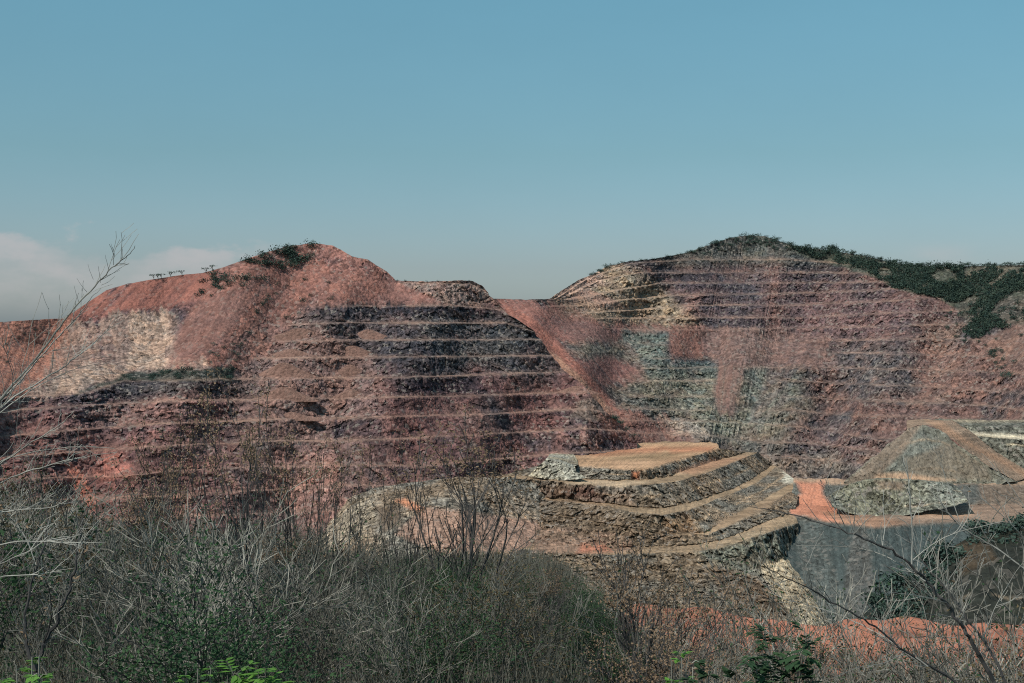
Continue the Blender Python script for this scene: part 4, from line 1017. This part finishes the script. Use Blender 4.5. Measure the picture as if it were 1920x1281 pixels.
def w8(pts, D0, D1):
    n = len(pts); return [(x, y, D0 + (D1 - D0) * k / (n - 1)) for k, (x, y) in enumerate(pts)]
limb_tree('bare_tree', 'bare pale branched tree reaching in from the left edge up into the sky', [
    (w8([(-330, 1500), (-260, 1200), (-170, 960), (-80, 830), (-20, 768)], 8.6, 8.6), 0.05, 0.022),
    (w8([(-80, 830), (0, 748), (49, 697), (90, 645), (124, 596), (150, 566), (187, 527), (210, 500), (240, 481), (253, 461)], 8.6, 8.0), 0.012, 0.0022),
    (w8([(-60, 810), (0, 751), (34, 720), (67, 678), (109, 633), (150, 588), (172, 558), (190, 540)], 8.6, 8.8), 0.009, 0.0022),
    (w8([(-100, 850), (-10, 775), (22, 746), (75, 716), (124, 685), (150, 663), (180, 641), (210, 611), (235, 600)], 8.6, 9.4), 0.010, 0.002),
    (w8([(-90, 850), (0, 772), (60, 730), (109, 705), (150, 688), (205, 680)], 8.6, 9.0), 0.007, 0.0018),
    (w8([(-60, 810), (10, 760), (27, 720), (18, 680), (6, 650), (4, 632)], 8.6, 8.3), 0.006, 0.0025),
    (w8([(98, 690), (101, 655), (104, 625), (112, 590)], 8.5, 8.5), 0.0045, 0.0016),
    (w8([(150, 590), (153, 560), (154, 540)], 8.4, 8.4), 0.003, 0.0016),
    (w8([(213, 497), (213, 478), (208, 457)], 8.1, 8.0), 0.0025, 0.0012),
    (w8([(204, 505), (200, 490), (197, 478)], 8.1, 8.0), 0.0025, 0.0012),
    (w8([(188, 530), (187, 515), (184, 499)], 8.2, 8.1), 0.0028, 0.0014),
    (w8([(163, 548), (153, 536), (144, 522)], 8.3, 8.2), 0.0025, 0.0012),
    (w8([(175, 524), (168, 508), (165, 495)], 8.3, 8.2), 0.0022, 0.0012),
    (w8([(148, 568), (143, 552), (139, 536)], 8.4, 8.3), 0.0025, 0.0012),
    (w8([(193, 520), (208, 514), (225, 507)], 8.2, 8.2), 0.0022, 0.0011),
    (w8([(190, 535), (205, 528), (215, 518)], 8.2, 8.2), 0.0022, 0.0011),
    (w8([(-220, 1050), (-100, 960), (0, 870), (60, 830), (110, 800), (140, 770)], 8.6, 8.0), 0.011, 0.002),
    (w8([(-220, 1050), (-80, 950), (0, 905), (60, 880), (130, 862), (220, 848)], 8.6, 7.6), 0.010, 0.002),
    (w8([(-220, 1050), (-60, 900), (0, 862), (60, 848), (150, 835), (215, 841)], 8.6, 8.2), 0.008, 0.002),
    (w8([(-180, 1000), (0, 960), (60, 955), (110, 950), (140, 925), (160, 900)], 8.6, 8.2), 0.009, 0.0025),
    (w8([(-220, 1100), (0, 1015), (90, 1015), (150, 1018), (200, 1017)], 8.6, 7.8), 0.008, 0.0025),
    (w8([(-220, 1150), (0, 1080), (70, 1078), (140, 1065)], 8.6, 7.8), 0.007, 0.0025),
    (w8([(-200, 1180), (-60, 1080), (20, 1050), (80, 1020), (110, 980)], 8.6, 8.0), 0.008, 0.002),
    (w8([(30, 820), (33, 780), (38, 740), (35, 710)], 8.3, 8.3), 0.003, 0.0015),
    ], 21, per_m=6, mat=M_TWIGL)
limb_tree('dark_limbed_tree', 'crooked dark limbed tree at the lower left with a forked stem', [
    (w8([(60, 1400), (66, 1281), (72, 1240), (82, 1205), (105, 1170), (122, 1130), (133, 1095), (142, 1050), (147, 1010), (150, 985), (165, 955)], 11, 11.5), 0.034, 0.008),
    (w8([(66, 1260), (50, 1215), (45, 1170), (52, 1120), (68, 1060), (84, 1020), (90, 980), (85, 950)], 11, 11.6), 0.024, 0.006),
    (w8([(82, 1205), (98, 1160), (95, 1120), (85, 1075)], 11, 10.6), 0.012, 0.004),
    (w8([(142, 1050), (160, 1005), (190, 970), (215, 950)], 11.5, 11.2), 0.008, 0.003),
    (w8([(68, 1060), (50, 1010), (30, 980), (10, 960)], 11.6, 11.8), 0.008, 0.003)], 22, per_m=7, leaf=(0.12, 0.05, M_SEED))

limb_tree('leaning_tree', 'large leafless tree leaning in from the lower right with long arching branches', [
    (w8([(1960, 1450), (1867, 1282), (1830, 1217), (1800, 1167), (1770, 1127), (1740, 1093), (1710, 1058), (1663, 1027), (1617, 1007), (1580, 995), (1513, 972), (1447, 957), (1407, 950)], 7.4, 7.0), 0.019, 0.0022),
    (w8([(1960, 1440), (1887, 1277), (1843, 1197), (1813, 1163), (1790, 1125), (1760, 1085), (1735, 1065), (1715, 1030), (1700, 1000)], 7.4, 7.6), 0.013, 0.0025),
    (w8([(1710, 1058), (1712, 1017), (1708, 967), (1703, 900), (1700, 862)], 7.1, 7.1), 0.0075, 0.003),
    (w8([(1735, 1090), (1680, 1053), (1640, 1033), (1587, 1024), (1493, 1023)], 7.2, 7.3), 0.006, 0.002),
    (w8([(1712, 1050), (1745, 1022), (1780, 1003), (1813, 993), (1880, 978)], 7.1, 7.0), 0.0045, 0.002),
    (w8([(2010, 1150), (1920, 1065), (1863, 1023), (1807, 993), (1775, 960), (1763, 940), (1738, 915)], 7.4, 7.6), 0.009, 0.0022),
    (w8([(1803, 990), (1790, 950), (1782, 920), (1760, 860), (1740, 800)], 7.6, 7.8), 0.0035, 0.0012),
    (w8([(2010, 1130), (1940, 1040), (1900, 985), (1860, 950), (1800, 905)], 7.4, 7.2), 0.006, 0.0018),
    (w8([(2000, 1100), (1940, 985), (1905, 925), (1870, 880), (1840, 850)], 7.4, 7.6), 0.0045, 0.0016),
    (w8([(1900, 1420), (1793, 1273), (1740, 1250), (1697, 1223), (1647, 1178), (1600, 1150), (1540, 1120), (1513, 1097), (1463, 1082), (1430, 1057)], 7.2, 6.6), 0.012, 0.0022),
    (w8([(1740, 1250), (1673, 1205), (1627, 1177), (1563, 1147), (1493, 1130), (1440, 1110)], 7.0, 7.4), 0.0065, 0.002),
    (w8([(1775, 1130), (1730, 1118), (1697, 1113), (1657, 1110)], 7.2, 7.0), 0.005, 0.002),
    (w8([(1513, 1095), (1508, 1060), (1500, 1030)], 6.7, 6.7), 0.0035, 0.0018),
    (w8([(1420, 955), (1418, 948), (1380, 940)], 7.0, 7.0), 0.0022, 0.0012),
    (w8([(1590, 1000), (1570, 955), (1560, 925), (1545, 895)], 7.0, 6.9), 0.004, 0.0015),
    (w8([(1595, 1000), (1603, 970), (1605, 945), (1602, 930)], 7.0, 6.9), 0.0032, 0.0015),
    (w8([(1655, 1022), (1660, 985), (1655, 950), (1657, 920)], 7.0, 7.1), 0.0035, 0.0015),
    (w8([(1600, 1002), (1630, 970), (1665, 950), (1700, 920)], 7.0, 6.8), 0.003, 0.0014),
    (w8([(1695, 1048), (1690, 1010), (1675, 985)], 7.1, 7.1), 0.003, 0.0014),
    (w8([(1780, 1130), (1775, 1080), (1778, 1050), (1770, 1010), (1776, 990)], 7.2, 7.2), 0.004, 0.0016),
    (w8([(1800, 1165), (1830, 1100), (1835, 1050), (1860, 1000)], 7.2, 7.0), 0.004, 0.0016),
    (w8([(1843, 1197), (1870, 1130), (1900, 1080), (1935, 1030)], 7.4, 7.2), 0.005, 0.0018),
    (w8([(1697, 1223), (1660, 1245), (1610, 1250), (1560, 1272)], 7.0, 6.8), 0.0045, 0.002),
    ], 23, per_m=8, twig=(0.10, 0.30), leaf=(0.02, 0.035, M_SEED))

# leafy saplings near the camera
def sapling(px, py, D, spread, nleaf, label, mat, seed, size=0.045):
    R = np.random.default_rng(seed)
    root = bpy.data.objects.new('leafy_sapling', None); COL.objects.link(root)
    c = world(px, py, D); gz = float(zground(c[0], D)); root.location = (c[0], D, gz)
    mb = MB(); lb = MB(); h = c[2] - gz
    for k in range(4):
        t = np.array([R.normal() * spread * .6, R.normal() * spread * .5, h + R.uniform(-.5, .15) * spread])
        pts = [np.array([0, 0, 0.0]), t * np.array([.3, .3, .5]), t * np.array([.7, .7, .8]), t]
        mb.tube(pts, [0.008, 0.006, 0.004, 0.002], 5)
        for j in range(nleaf // 4):
            q = pts[2] + (pts[3] - pts[2]) * R.uniform(-.2, 1.05); d = unit(R.normal(size=3) * np.array([1, 1, .45]) + np.array([0, 0, .25]))
            stem = q + d * spread * R.uniform(.2, .6); mb.tube([q, (q + stem) / 2 + np.array([0, 0, .01]), stem], [0.0018, 0.0014, 0.001], 3)
            side = unit(np.cross(d, np.array([0, 0, 1.0])))
            for m in range(5):       # pinnate leaf: pairs of folded leaflets
                f = 0.3 + 0.7 * m / 4; b = q + (stem - q) * f
                for sgn in (-1, 1):
                    dd = unit(side * sgn + d * 0.7 + R.normal(size=3) * .15); L = size * (1 - 0.35 * abs(f - .6)) * R.uniform(.8, 1.2)
                    w = unit(np.cross(dd, np.array([0, 0, 1.0]))) * L * 0.24; dn = np.array([0, 0, -L * .18])
                    V = np.array([b, b + dd * L * .45 + w + dn * .2, b + dd * L + dn, b + dd * L * .45 - w + dn * .2])
                    lb.v.append(V); lb.q.append(np.array([[0, 1, 2, 3]]) + lb.n); lb.n += 4
    mb.build('stems', M_TWIG, root); lb.build('leaves', mat, root)
    tag(root, label, 'sapling')
sapling(458, 1268, 4.6, 0.16, 150, 'bright green feathery sapling at the bottom edge left of centre', M_LEAFB, 31)
sapling(372, 1249, 5.0, 0.07, 30, 'small flat topped green sprig left of the bright feathery sapling', M_LEAFB, 32, 0.03)
sapling(55, 1232, 5.0, 0.065, 34, 'small bright green sprig near the lower left corner', M_LEAFB, 33, 0.04)
sapling(5, 1262, 4.8, 0.09, 40, 'bright green leaves cut by the lower left corner', M_LEAFB, 34, 0.045)
sapling(1318, 1256, 6.0, 0.06, 16, 'pair of drooping green leaves at the bottom right of centre', M_LEAF, 35, 0.06)
sapling(1275, 1235, 6.2, 0.06, 14, 'few green leaves on a thin stem left of the drooping pair', M_LEAFB, 36, 0.045)
sapling(1462, 1180, 14.0, 0.36, 70, 'upright dark green leafed sapling in front of the orange road', M_LEAF, 37, 0.12)

# ---- far bushes and trees on the hills
class Snap:
    def __init__(s, g):
        PX, PY, D = g; s.x = PX.ravel(); s.y = PY.ravel(); s.d = D.ravel()
    def at(s, px, py):
        i = int(np.argmin((s.x - px) ** 2 + (s.y - py) ** 2)); return world(s.x[i], s.y[i], s.d[i])
SL, SR = Snap(LMg), Snap(RMg)
def far_tree(name, seed, n=110, flat=False, tall=False):
    R = np.random.default_rng(seed); root = bpy.data.objects.new(name, None); COL.objects.link(root)
    t = MB(); hh = 0.9 if flat else (0.8 if tall else 0.1)
    t.tube([(0, 0, -.6), (0.05, 0, hh * .5), (0, .05, hh + 0.6)], [0.12, 0.09, 0.05], 4)
    for k in range(4):
        a = R.uniform(0, 6.28); t.tube([(0, 0, hh * .6), (math.cos(a) * .5, math.sin(a) * .5, hh + .3), (math.cos(a) * .9, math.sin(a) * .9, hh + .7)], [0.06, 0.05, 0.02], 3)
    t.build('trunk', M_FARWOOD, root)
    lb = MB(); C = []
    for k in range(7 if not flat else 5):
        c = np.array([R.normal() * .6, R.normal() * .6, hh + 0.5 + R.uniform(0, .9) * (0.35 if flat else 1)])
        C.append(c + R.normal(size=(n // 7, 3)) * np.array([.42, .42, .13 if flat else .34]))
    lb.quads(np.concatenate(C), 0.36, 0.75, r=R); lb.build('crown', M_FARLEAF, root)
    return root
FT = {'bush': [[far_tree('hill_bush', 50 + i), False] for i in range(4)], 'flat': [[far_tree('flat_topped_tree', 60 + i, 80, True), False] for i in range(2)],
      'tree': [[far_tree('hill_tree', 70 + i, 140, False, True), False] for i in range(3)]}
def put_far(kind, p, s, label, cat, group):
    pr = FT[kind][rng.integers(len(FT[kind]))]
    o = pr[0] if not pr[1] else copy_tree(pr[0]); pr[1] = True
    s = s * 1.25; o.location = (p[0], p[1], p[2] - (0 if kind == 'flat' else 0.35 * s)); o.scale = (s * rng.uniform(.8, 1.3), s * rng.uniform(.8, 1.3), s * rng.uniform(.8, 1.1)); o.rotation_euler = (0, 0, rng.uniform(0, 6.28))
    tag(o, label, cat, group); return o
def strew(snap, poly, n, s0, s1, kind, label, cat, group):
    pts = np.array(poly, float); k = 0; t = 0
    while k < n and t < n * 40:
        t += 1
        x = rng.uniform(pts[:, 0].min(), pts[:, 0].max()); y = rng.uniform(pts[:, 1].min(), pts[:, 1].max())
        if inpoly(np.array([x]), np.array([y]), poly, 0.5)[0] < 0.5: continue
        put_far(kind, snap.at(x, y), rng.uniform(s0, s1), label, cat, group); k += 1
strew(SL, [(455, 492), (500, 474), (545, 463), (600, 458), (590, 475), (575, 492), (540, 506), (500, 503)], 50, 1.1, 2.6, 'bush', 'dark green bush of the clump capping the left summit', 'bush', 'bushes capping the left summit')
strew(SL, [(370, 520), (400, 515), (500, 520), (470, 535), (420, 545), (395, 560), (360, 568), (380, 540)], 34, 1.1, 2.2, 'bush', 'dark bush of the band slanting down the red slope below the left ridge', 'bush', 'bushes slanting down the red slope')
strew(SL, [(478, 588), (500, 553), (507, 553), (485, 588)], 10, 0.9, 1.3, 'bush', 'dark bush of the short diagonal row on the red slope left of the benches', 'bush', 'short diagonal row of bushes')
strew(SL, [(540, 500), (620, 500), (620, 600), (530, 620), (500, 560)], 12, 0.7, 1.6, 'bush', 'lone dark bush on the upper red slope above the top bench', 'bush', 'scattered bushes above the top bench')
strew(SL, [(0, 612), (110, 606), (120, 650), (60, 700), (0, 730)], 20, 0.5, 0.9, 'bush', 'tiny dark bush on the pale orange slope at the left edge', 'bush', 'bushes on the pale orange slope')
strew(SL, [(235, 700), (340, 692), (440, 690), (430, 712), (260, 714), (170, 732), (160, 742)], 34, 0.9, 1.6, 'bush', 'green bush lining the ledge under the pale rubble slope', 'bush', 'bushes on the ledge under the rubble')
strew(SL, [(400, 640), (480, 620), (470, 690), (380, 700)], 16, 0.7, 1.3, 'bush', 'small bush between the rubble slope and the stepped benches', 'bush', 'bushes beside the rubble slope')
strew(SL, [(1145, 765), (1165, 770), (1195, 820), (1180, 825)], 12, 1.0, 1.8, 'bush', 'dark bush on the nose of the dark benches above the platform', 'bush', 'bushes on the nose of the dark benches')
for x, lab in ((288, 'leftmost flat topped tree on the left ridge'), (296, 'second flat topped tree from the left on the ridge'), (303, 'third flat topped tree from the left on the ridge'),
               (319, 'flat topped tree right of the close trio on the ridge'), (341, 'flat topped tree just left of the small ridge mound'), (386, 'flat topped tree at the foot of the summit rise'), (398, 'flat topped tree leaning on the summit rise')):
    y = float(curve(LM_SKY, x)) + 1.5
    put_far('flat', SL.at(x, y), 1.7, lab, 'tree', None)
for x in (745, 760, 800, 822, 880):
    put_far('bush', SL.at(x, float(curve(LM_SKY, x)) + 1), 0.6, 'tiny bush on the flat shoulder right of the left summit', 'bush', 'tiny bushes on the flat shoulder')
strew(SR, [(1085, 523), (1110, 513), (1140, 497), (1150, 500), (1120, 514)], 14, 0.9, 1.6, 'bush', 'dark bush on the left shoulder of the right mountain', 'bush', 'bushes on the left shoulder of the right mountain')
for x in np.linspace(1150, 1475, 34):
    x += rng.uniform(-4, 4); put_far('bush', SR.at(x, float(curve(RM_L[0], x)) + 1.5), rng.uniform(1.0, 1.7) * (1.15 if x > 1290 else .8), 'dark bush on the skyline of the rounded peak', 'bush', 'bushes on the skyline of the peak')
for x in np.concatenate([np.linspace(1480, 1700, 26), np.linspace(1705, 1925, 30)]):
    x += rng.uniform(-4, 4); put_far('tree', SR.at(x, float(curve(RM_L[0], x)) + 3), rng.uniform(1.1, 2.1), 'tree on the wooded skyline right of the peak', 'tree', 'trees on the wooded skyline')
strew(SR, [(1800, 575), (1920, 560), (1920, 590), (1830, 640), (1800, 630)], 20, 1.4, 2.6, 'bush', 'large dark bush on the ledges below the wooded ridge at the right', 'bush', 'bushes below the wooded ridge')
strew(SR, [(1848, 655), (1872, 660), (1890, 690), (1900, 720), (1885, 720)], 14, 1.2, 2.0, 'bush', 'dark bush of the string running down beside the red slope at the right edge', 'bush', 'string of bushes by the red slope')
strew(SR, [(1240, 500), (1480, 495), (1480, 465), (1400, 450), (1320, 468)], 18, 0.5, 1.1, 'bush', 'low bush on the dark face just under the rounded peak', 'bush', 'low bushes under the peak')
strew(SR, [(1290, 474), (1370, 447), (1400, 441), (1440, 444), (1480, 460), (1500, 478), (1440, 470), (1380, 462), (1310, 482)], 60, 0.8, 1.7, 'tree', 'scrubby bush of the green cap on the rounded peak', 'tree', 'scrub capping the rounded peak')  # extra bushes of the summit scrub, built from the hill tree shapes
strew(SR, [(1760, 590), (1920, 600), (1920, 700), (1850, 690), (1790, 640)], 26, 0.6, 1.5, 'tree', 'small dark tree scattered on the red brown slope below the wooded ridge', 'tree', 'scattered trees below the wooded ridge')
# the wood as one mass
def forest():
    poly = [(1478, 462), (1500, 466), (1620, 480), (1700, 497), (1925, 497), (2150, 500), (2150, 570), (2150, 610), (1930, 600), (1880, 610), (1830, 636), (1800, 620), (1795, 570), (1740, 556), (1715, 550), (1680, 540), (1640, 512), (1560, 492), (1500, 478)]
    x = rng.uniform(1478, 2150, 14000); y = rng.uniform(460, 640, 14000)
    q2 = np.stack([x, y, 0 * x], -1)
    m = inpoly(x, y + 16 * fbm(q2, 30, 4, 881), poly, 4) > 0.5
    x = x[m]; y = y[m]
    C = world(x, y, D_rm(x, y) - 3); lb = MB()
    s = rng.uniform(0.8, 3.0, len(C)) 
    gaps = fbm(C, 24, 4, 88) > -0.27 + 0.36 * smooth(530, 585, y) - 0.25 * smooth(500, 485, y)
    C = C[gaps]; s = s[gaps]
    K = 26
    off = rng.normal(size=(len(C), K, 3)) * s[:, None, None] * 0.62; off[..., 2] = np.abs(off[..., 2]) * 1.1
    V = (C[:, None] + off).reshape(-1, 3)
    lb.quads(V, 1.15, 0.8)
    o = lb.build('wood', M_FARLEAF); tag(o, 'dark green wood covering the ridge on the right', 'wood', None, 'stuff')
forest()
# trees on the near spur
SPUR = [(1640, 1150), (1700, 1100), (1760, 1050), (1830, 1000), (1920, 990), (2000, 985), (2000, 1180), (1640, 1190)]
xs = []
for k in range(130):
    for t in range(30):
        x = rng.uniform(1640, 2000); y = rng.uniform(985, 1190)
        if inpoly(np.array([x]), np.array([y]), SPUR, 1)[0] > .5: break
    topy = np.interp(x, [1600, 1680, 1750, 1820, 1920, 2150], [1165, 1105, 1050, 1005, 990, 970])
    D = np.interp(y, [topy, 1190, 1330], [318, 285, 240])
    put_far('tree', world(x, y, D), rng.uniform(1.1, 2.1), 'dark green tree on the dark spur behind the orange road', 'tree', 'trees on the shaded spur')

# spoil heaps on the benches of the left mountain
def heap(px, py, w, h, label, seed):
    """cone of loose spoil tipped over a bench: foot centre (px, py) and width, height as seen"""
    R = np.random.default_rng(seed); c = SL.at(px, py - 2); D = c[1]; m = D / F
    Wm = w * m / 2; Hm = h * m
    nr, na = 22, 56
    r = np.linspace(0, 1, nr)[:, None]; a = np.linspace(0, 2 * math.pi, na)[None]
    Hm *= 1.25; X = r * np.cos(a) * Wm * 1.05; Y = r * np.sin(a) * np.where(np.sin(a) < 0, min(3.2, Wm * 0.3), Wm * 0.5)
    Z = Hm * np.minimum(1.12 * (1 - r ** 0.95), 0.86 + 0.14 * (1 - r)) * np.ones_like(a)
    P = np.stack([X, Y, Z], -1)
    P = P + np.array([c[0], 0, 0]) * 0
    wv = fbm(np.stack([np.cos(a) * 6 + seed * 3 + 0 * r, np.sin(a) * 6 + 0 * r, 0 * a + r * 1.5], -1), 1.2, 3, seed)
    P[..., 2] += 0.5 * wv * r[..., 0:1] * 1.2; P[..., 0] *= 1 + 0.10 * wv
    col = np.broadcast_to(alb((142, 104, 94)), P.shape) * (1 + 0.25 * wv + 0.12 * R.normal(size=wv.shape))[..., None]
    o = grid_obj('spoil_heap', P, M_ROCK, np.clip(col, .01, .8), np.full(X.shape, .15), True)
    foot = world(px, py, D - 1.0); o.location = (foot[0], D + 3.0, foot[2] - 0.9)
    tag(o, label, 'spoil heap', 'spoil heaps on the benches')
for i, (x, y, w, h, lab) in enumerate([
    (560, 638, 150, 20, 'broad spoil heap on the second heaped bench, left one'),
    (690, 638, 110, 18, 'spoil heap on the second heaped bench, right one'), (545, 672, 130, 16, 'spoil heap on the third heaped bench, left one'), (660, 671, 120, 20, 'spoil heap on the third heaped bench, right one'),
    (530, 710, 130, 26, 'spoil heap on the fourth heaped bench, left one'), (655, 709, 90, 22, 'pointed spoil heap on the fourth heaped bench, right one'),
    (530, 751, 130, 22, 'spoil heap on the fifth heaped bench, left one'), (658, 748, 90, 16, 'pointed spoil heap on the fifth heaped bench, right one'),
    (545, 787, 100, 13, 'spoil heap alone on the sixth heaped bench'),
    (1080, 737, 90, 12, 'grey spoil heap near the right end of the dark benches'), (820, 874, 50, 10, 'small pale spoil heap on the lowest visible bench')]):
    heap(x, y, w, h, lab, 600 + i)
# the dark speck on the pad and loose rocks
put_far('bush', world(1663, 894, 815), 0.7, 'lone dark shrub standing on the small pale pad between the cones', 'shrub', None)
put_far('bush', world(1608, 908, 806), 0.7, 'lone dark shrub on the crest of the stony mound above the orange spill', 'shrub', None)

# ------------------------------------------------------------------ sky, sun, camera
SUN_EL, SUN_AZ = math.radians(52), math.radians(-62)     # azimuth: angle from +Y towards +X
W = bpy.data.worlds.new('World'); scene.world = W; W.use_nodes = True
nt = W.node_tree; nt.nodes.clear(); L = nt.links
out = nt.nodes.new('ShaderNodeOutputWorld'); bg = nt.nodes.new('ShaderNodeBackground')
sky = nt.nodes.new('ShaderNodeTexSky'); sky.sky_type = 'NISHITA'; sky.sun_disc = False
sky.sun_elevation = SUN_EL; sky.sun_rotation = SUN_AZ; sky.altitude = 800; sky.air_density = 1.0; sky.dust_density = 2.0; sky.ozone_density = 2.0
tc = nt.nodes.new('ShaderNodeTexCoord'); sx = nt.nodes.new('ShaderNodeSeparateXYZ'); L.new(tc.outputs['Generated'], sx.inputs[0])
# atmosphere tint of a teal, slightly dusty day, deeper with height
mr = nt.nodes.new('ShaderNodeMapRange'); mr.inputs[1].default_value = 0.0; mr.inputs[2].default_value = 0.23; L.new(sx.outputs[2], mr.inputs[0])
tint = nt.nodes.new('ShaderNodeValToRGB'); e = tint.color_ramp.elements
e[0].position = 0.0; e[0].color = (0.86, 0.98, 1.14, 1); e[1].position = 1.0; e[1].color = (0.80, 1.19, 1.02, 1)
for ps, cc in ((0.17, (0.77, 0.835, 0.92, 1)), (0.51, (0.713, 0.92, 0.846, 1))):
    q = e.new(ps); q.color = cc
L.new(mr.outputs[0], tint.inputs[0])
mul = nt.nodes.new('ShaderNodeMix'); mul.data_type = 'RGBA'; mul.blend_type = 'MULTIPLY'; mul.inputs[0].default_value = 1; L.new(sky.outputs[0], mul.inputs[6]); L.new(tint.outputs[0], mul.inputs[7])
# thin clouds low on the left
dv = math_node(nt, 'DIVIDE', sx.outputs[0], math_node(nt, 'MAXIMUM', sx.outputs[1], 0.01))
el = math_node(nt, 'DIVIDE', sx.outputs[2], math_node(nt, 'MAXIMUM', sx.outputs[1], 0.01))
cv = nt.nodes.new('ShaderNodeCombineXYZ'); L.new(dv, cv.inputs[0]); L.new(math_node(nt, 'MULTIPLY', el, 2.2), cv.inputs[1])
cn = N(nt, 'ShaderNodeTexNoise', Scale=14.0, Detail=6.0, Roughness=0.55); L.new(cv.outputs[0], cn.inputs['Vector'])
def ss(v, a, b):
    n = nt.nodes.new('ShaderNodeMapRange'); n.interpolation_type = 'SMOOTHSTEP'; n.inputs[1].default_value = a; n.inputs[2].default_value = b; L.new(v, n.inputs[0]); return n.outputs[0]
left = math_node(nt, 'SUBTRACT', 1.0, ss(dv, -0.21, -0.15))
puff = math_node(nt, 'MULTIPLY', math_node(nt, 'SUBTRACT', cn.outputs[0], 0.5), 0.085)
topline = math_node(nt, 'SUBTRACT', math_node(nt, 'SUBTRACT', el, puff), math_node(nt, 'MULTIPLY', math_node(nt, 'SUBTRACT', -0.30, dv), 0.10))
low = math_node(nt, 'SUBTRACT', 1.0, ss(topline, 0.050, 0.060))
low2 = ss(el, -0.005, 0.045)
body = math_node(nt, 'ADD', 0.35, math_node(nt, 'MULTIPLY', ss(cn.outputs[0], 0.42, 0.66), 0.65))
c1 = math_node(nt, 'MULTIPLY', math_node(nt, 'MULTIPLY', left, low), math_node(nt, 'MULTIPLY', low2, body))
r_ = math_node(nt, 'MULTIPLY', math_node(nt, 'MULTIPLY', ss(dv, 0.26, 0.30), math_node(nt, 'SUBTRACT', 1.0, ss(dv, 0.31, 0.345))), math_node(nt, 'SUBTRACT', 1.0, ss(el, 0.042, 0.06)))
c2 = math_node(nt, 'MULTIPLY', r_, math_node(nt, 'MULTIPLY', ss(cn.outputs[0], 0.35, 0.6), 0.55))
cl = math_node(nt, 'MULTIPLY', math_node(nt, 'MAXIMUM', c1, c2), 0.62)
un = N(nt, 'ShaderNodeTexNoise', Scale=5.0, Detail=4.0, Roughness=0.6); L.new(cv.outputs[0], un.inputs['Vector'])
uneven = N(nt, 'ShaderNodeVectorMath', operation='SCALE'); L.new(mul.outputs[2], uneven.inputs[0]); L.new(math_node(nt, 'ADD', 0.955, math_node(nt, 'MULTIPLY', un.outputs[0], 0.09)), uneven.inputs['Scale'])
cm = nt.nodes.new('ShaderNodeMix'); cm.data_type = 'RGBA'; L.new(cl, cm.inputs[0]); L.new(uneven.outputs[0], cm.inputs[6]); cm.inputs[7].default_value = (5.3, 4.95, 5.0, 1)
L.new(cm.outputs[2], bg.inputs[0]); bg.inputs[1].default_value = 0.1
L.new(bg.outputs[0], out.inputs[0])
sd = bpy.data.lights.new('sun', 'SUN'); sd.energy = 3.6; sd.angle = math.radians(0.5); sd.color = (1.0, 0.94, 0.86)
so = bpy.data.objects.new('sun', sd); COL.objects.link(so)
from mathutils import Vector
sdir = Vector((math.sin(SUN_AZ) * math.cos(SUN_EL), math.cos(SUN_AZ) * math.cos(SUN_EL) , math.sin(SUN_EL)))
if SUN_BEHIND := True:
    sdir = Vector((sdir.x, -0.48, sdir.z)); sky.sun_rotation = math.atan2(sdir.x, sdir.y)
so.rotation_euler = sdir.to_track_quat('Z', 'Y').to_euler()
cd = bpy.data.cameras.new('camera'); cd.lens = 50.0; cd.sensor_width = 36.0; cd.clip_start = 0.1; cd.clip_end = 120000
cd.lens = 36.0 * F / 1920.0
co = bpy.data.objects.new('camera', cd); COL.objects.link(co); co.location = (0, 0, 0); co.rotation_euler = (math.pi / 2 - PITCH, 0, 0)
scene.camera = co
scene.render.engine = 'CYCLES'
scene.view_settings.view_transform = 'Standard'; scene.view_settings.look = 'None'; scene.view_settings.exposure = 0
scene.cycles.use_denoising = False; scene.cycles.pixel_filter_type = 'BLACKMAN_HARRIS'; scene.cycles.filter_width = 1.1
scene.cycles.max_bounces = 4; scene.cycles.diffuse_bounces = 2; scene.cycles.transparent_max_bounces = 4
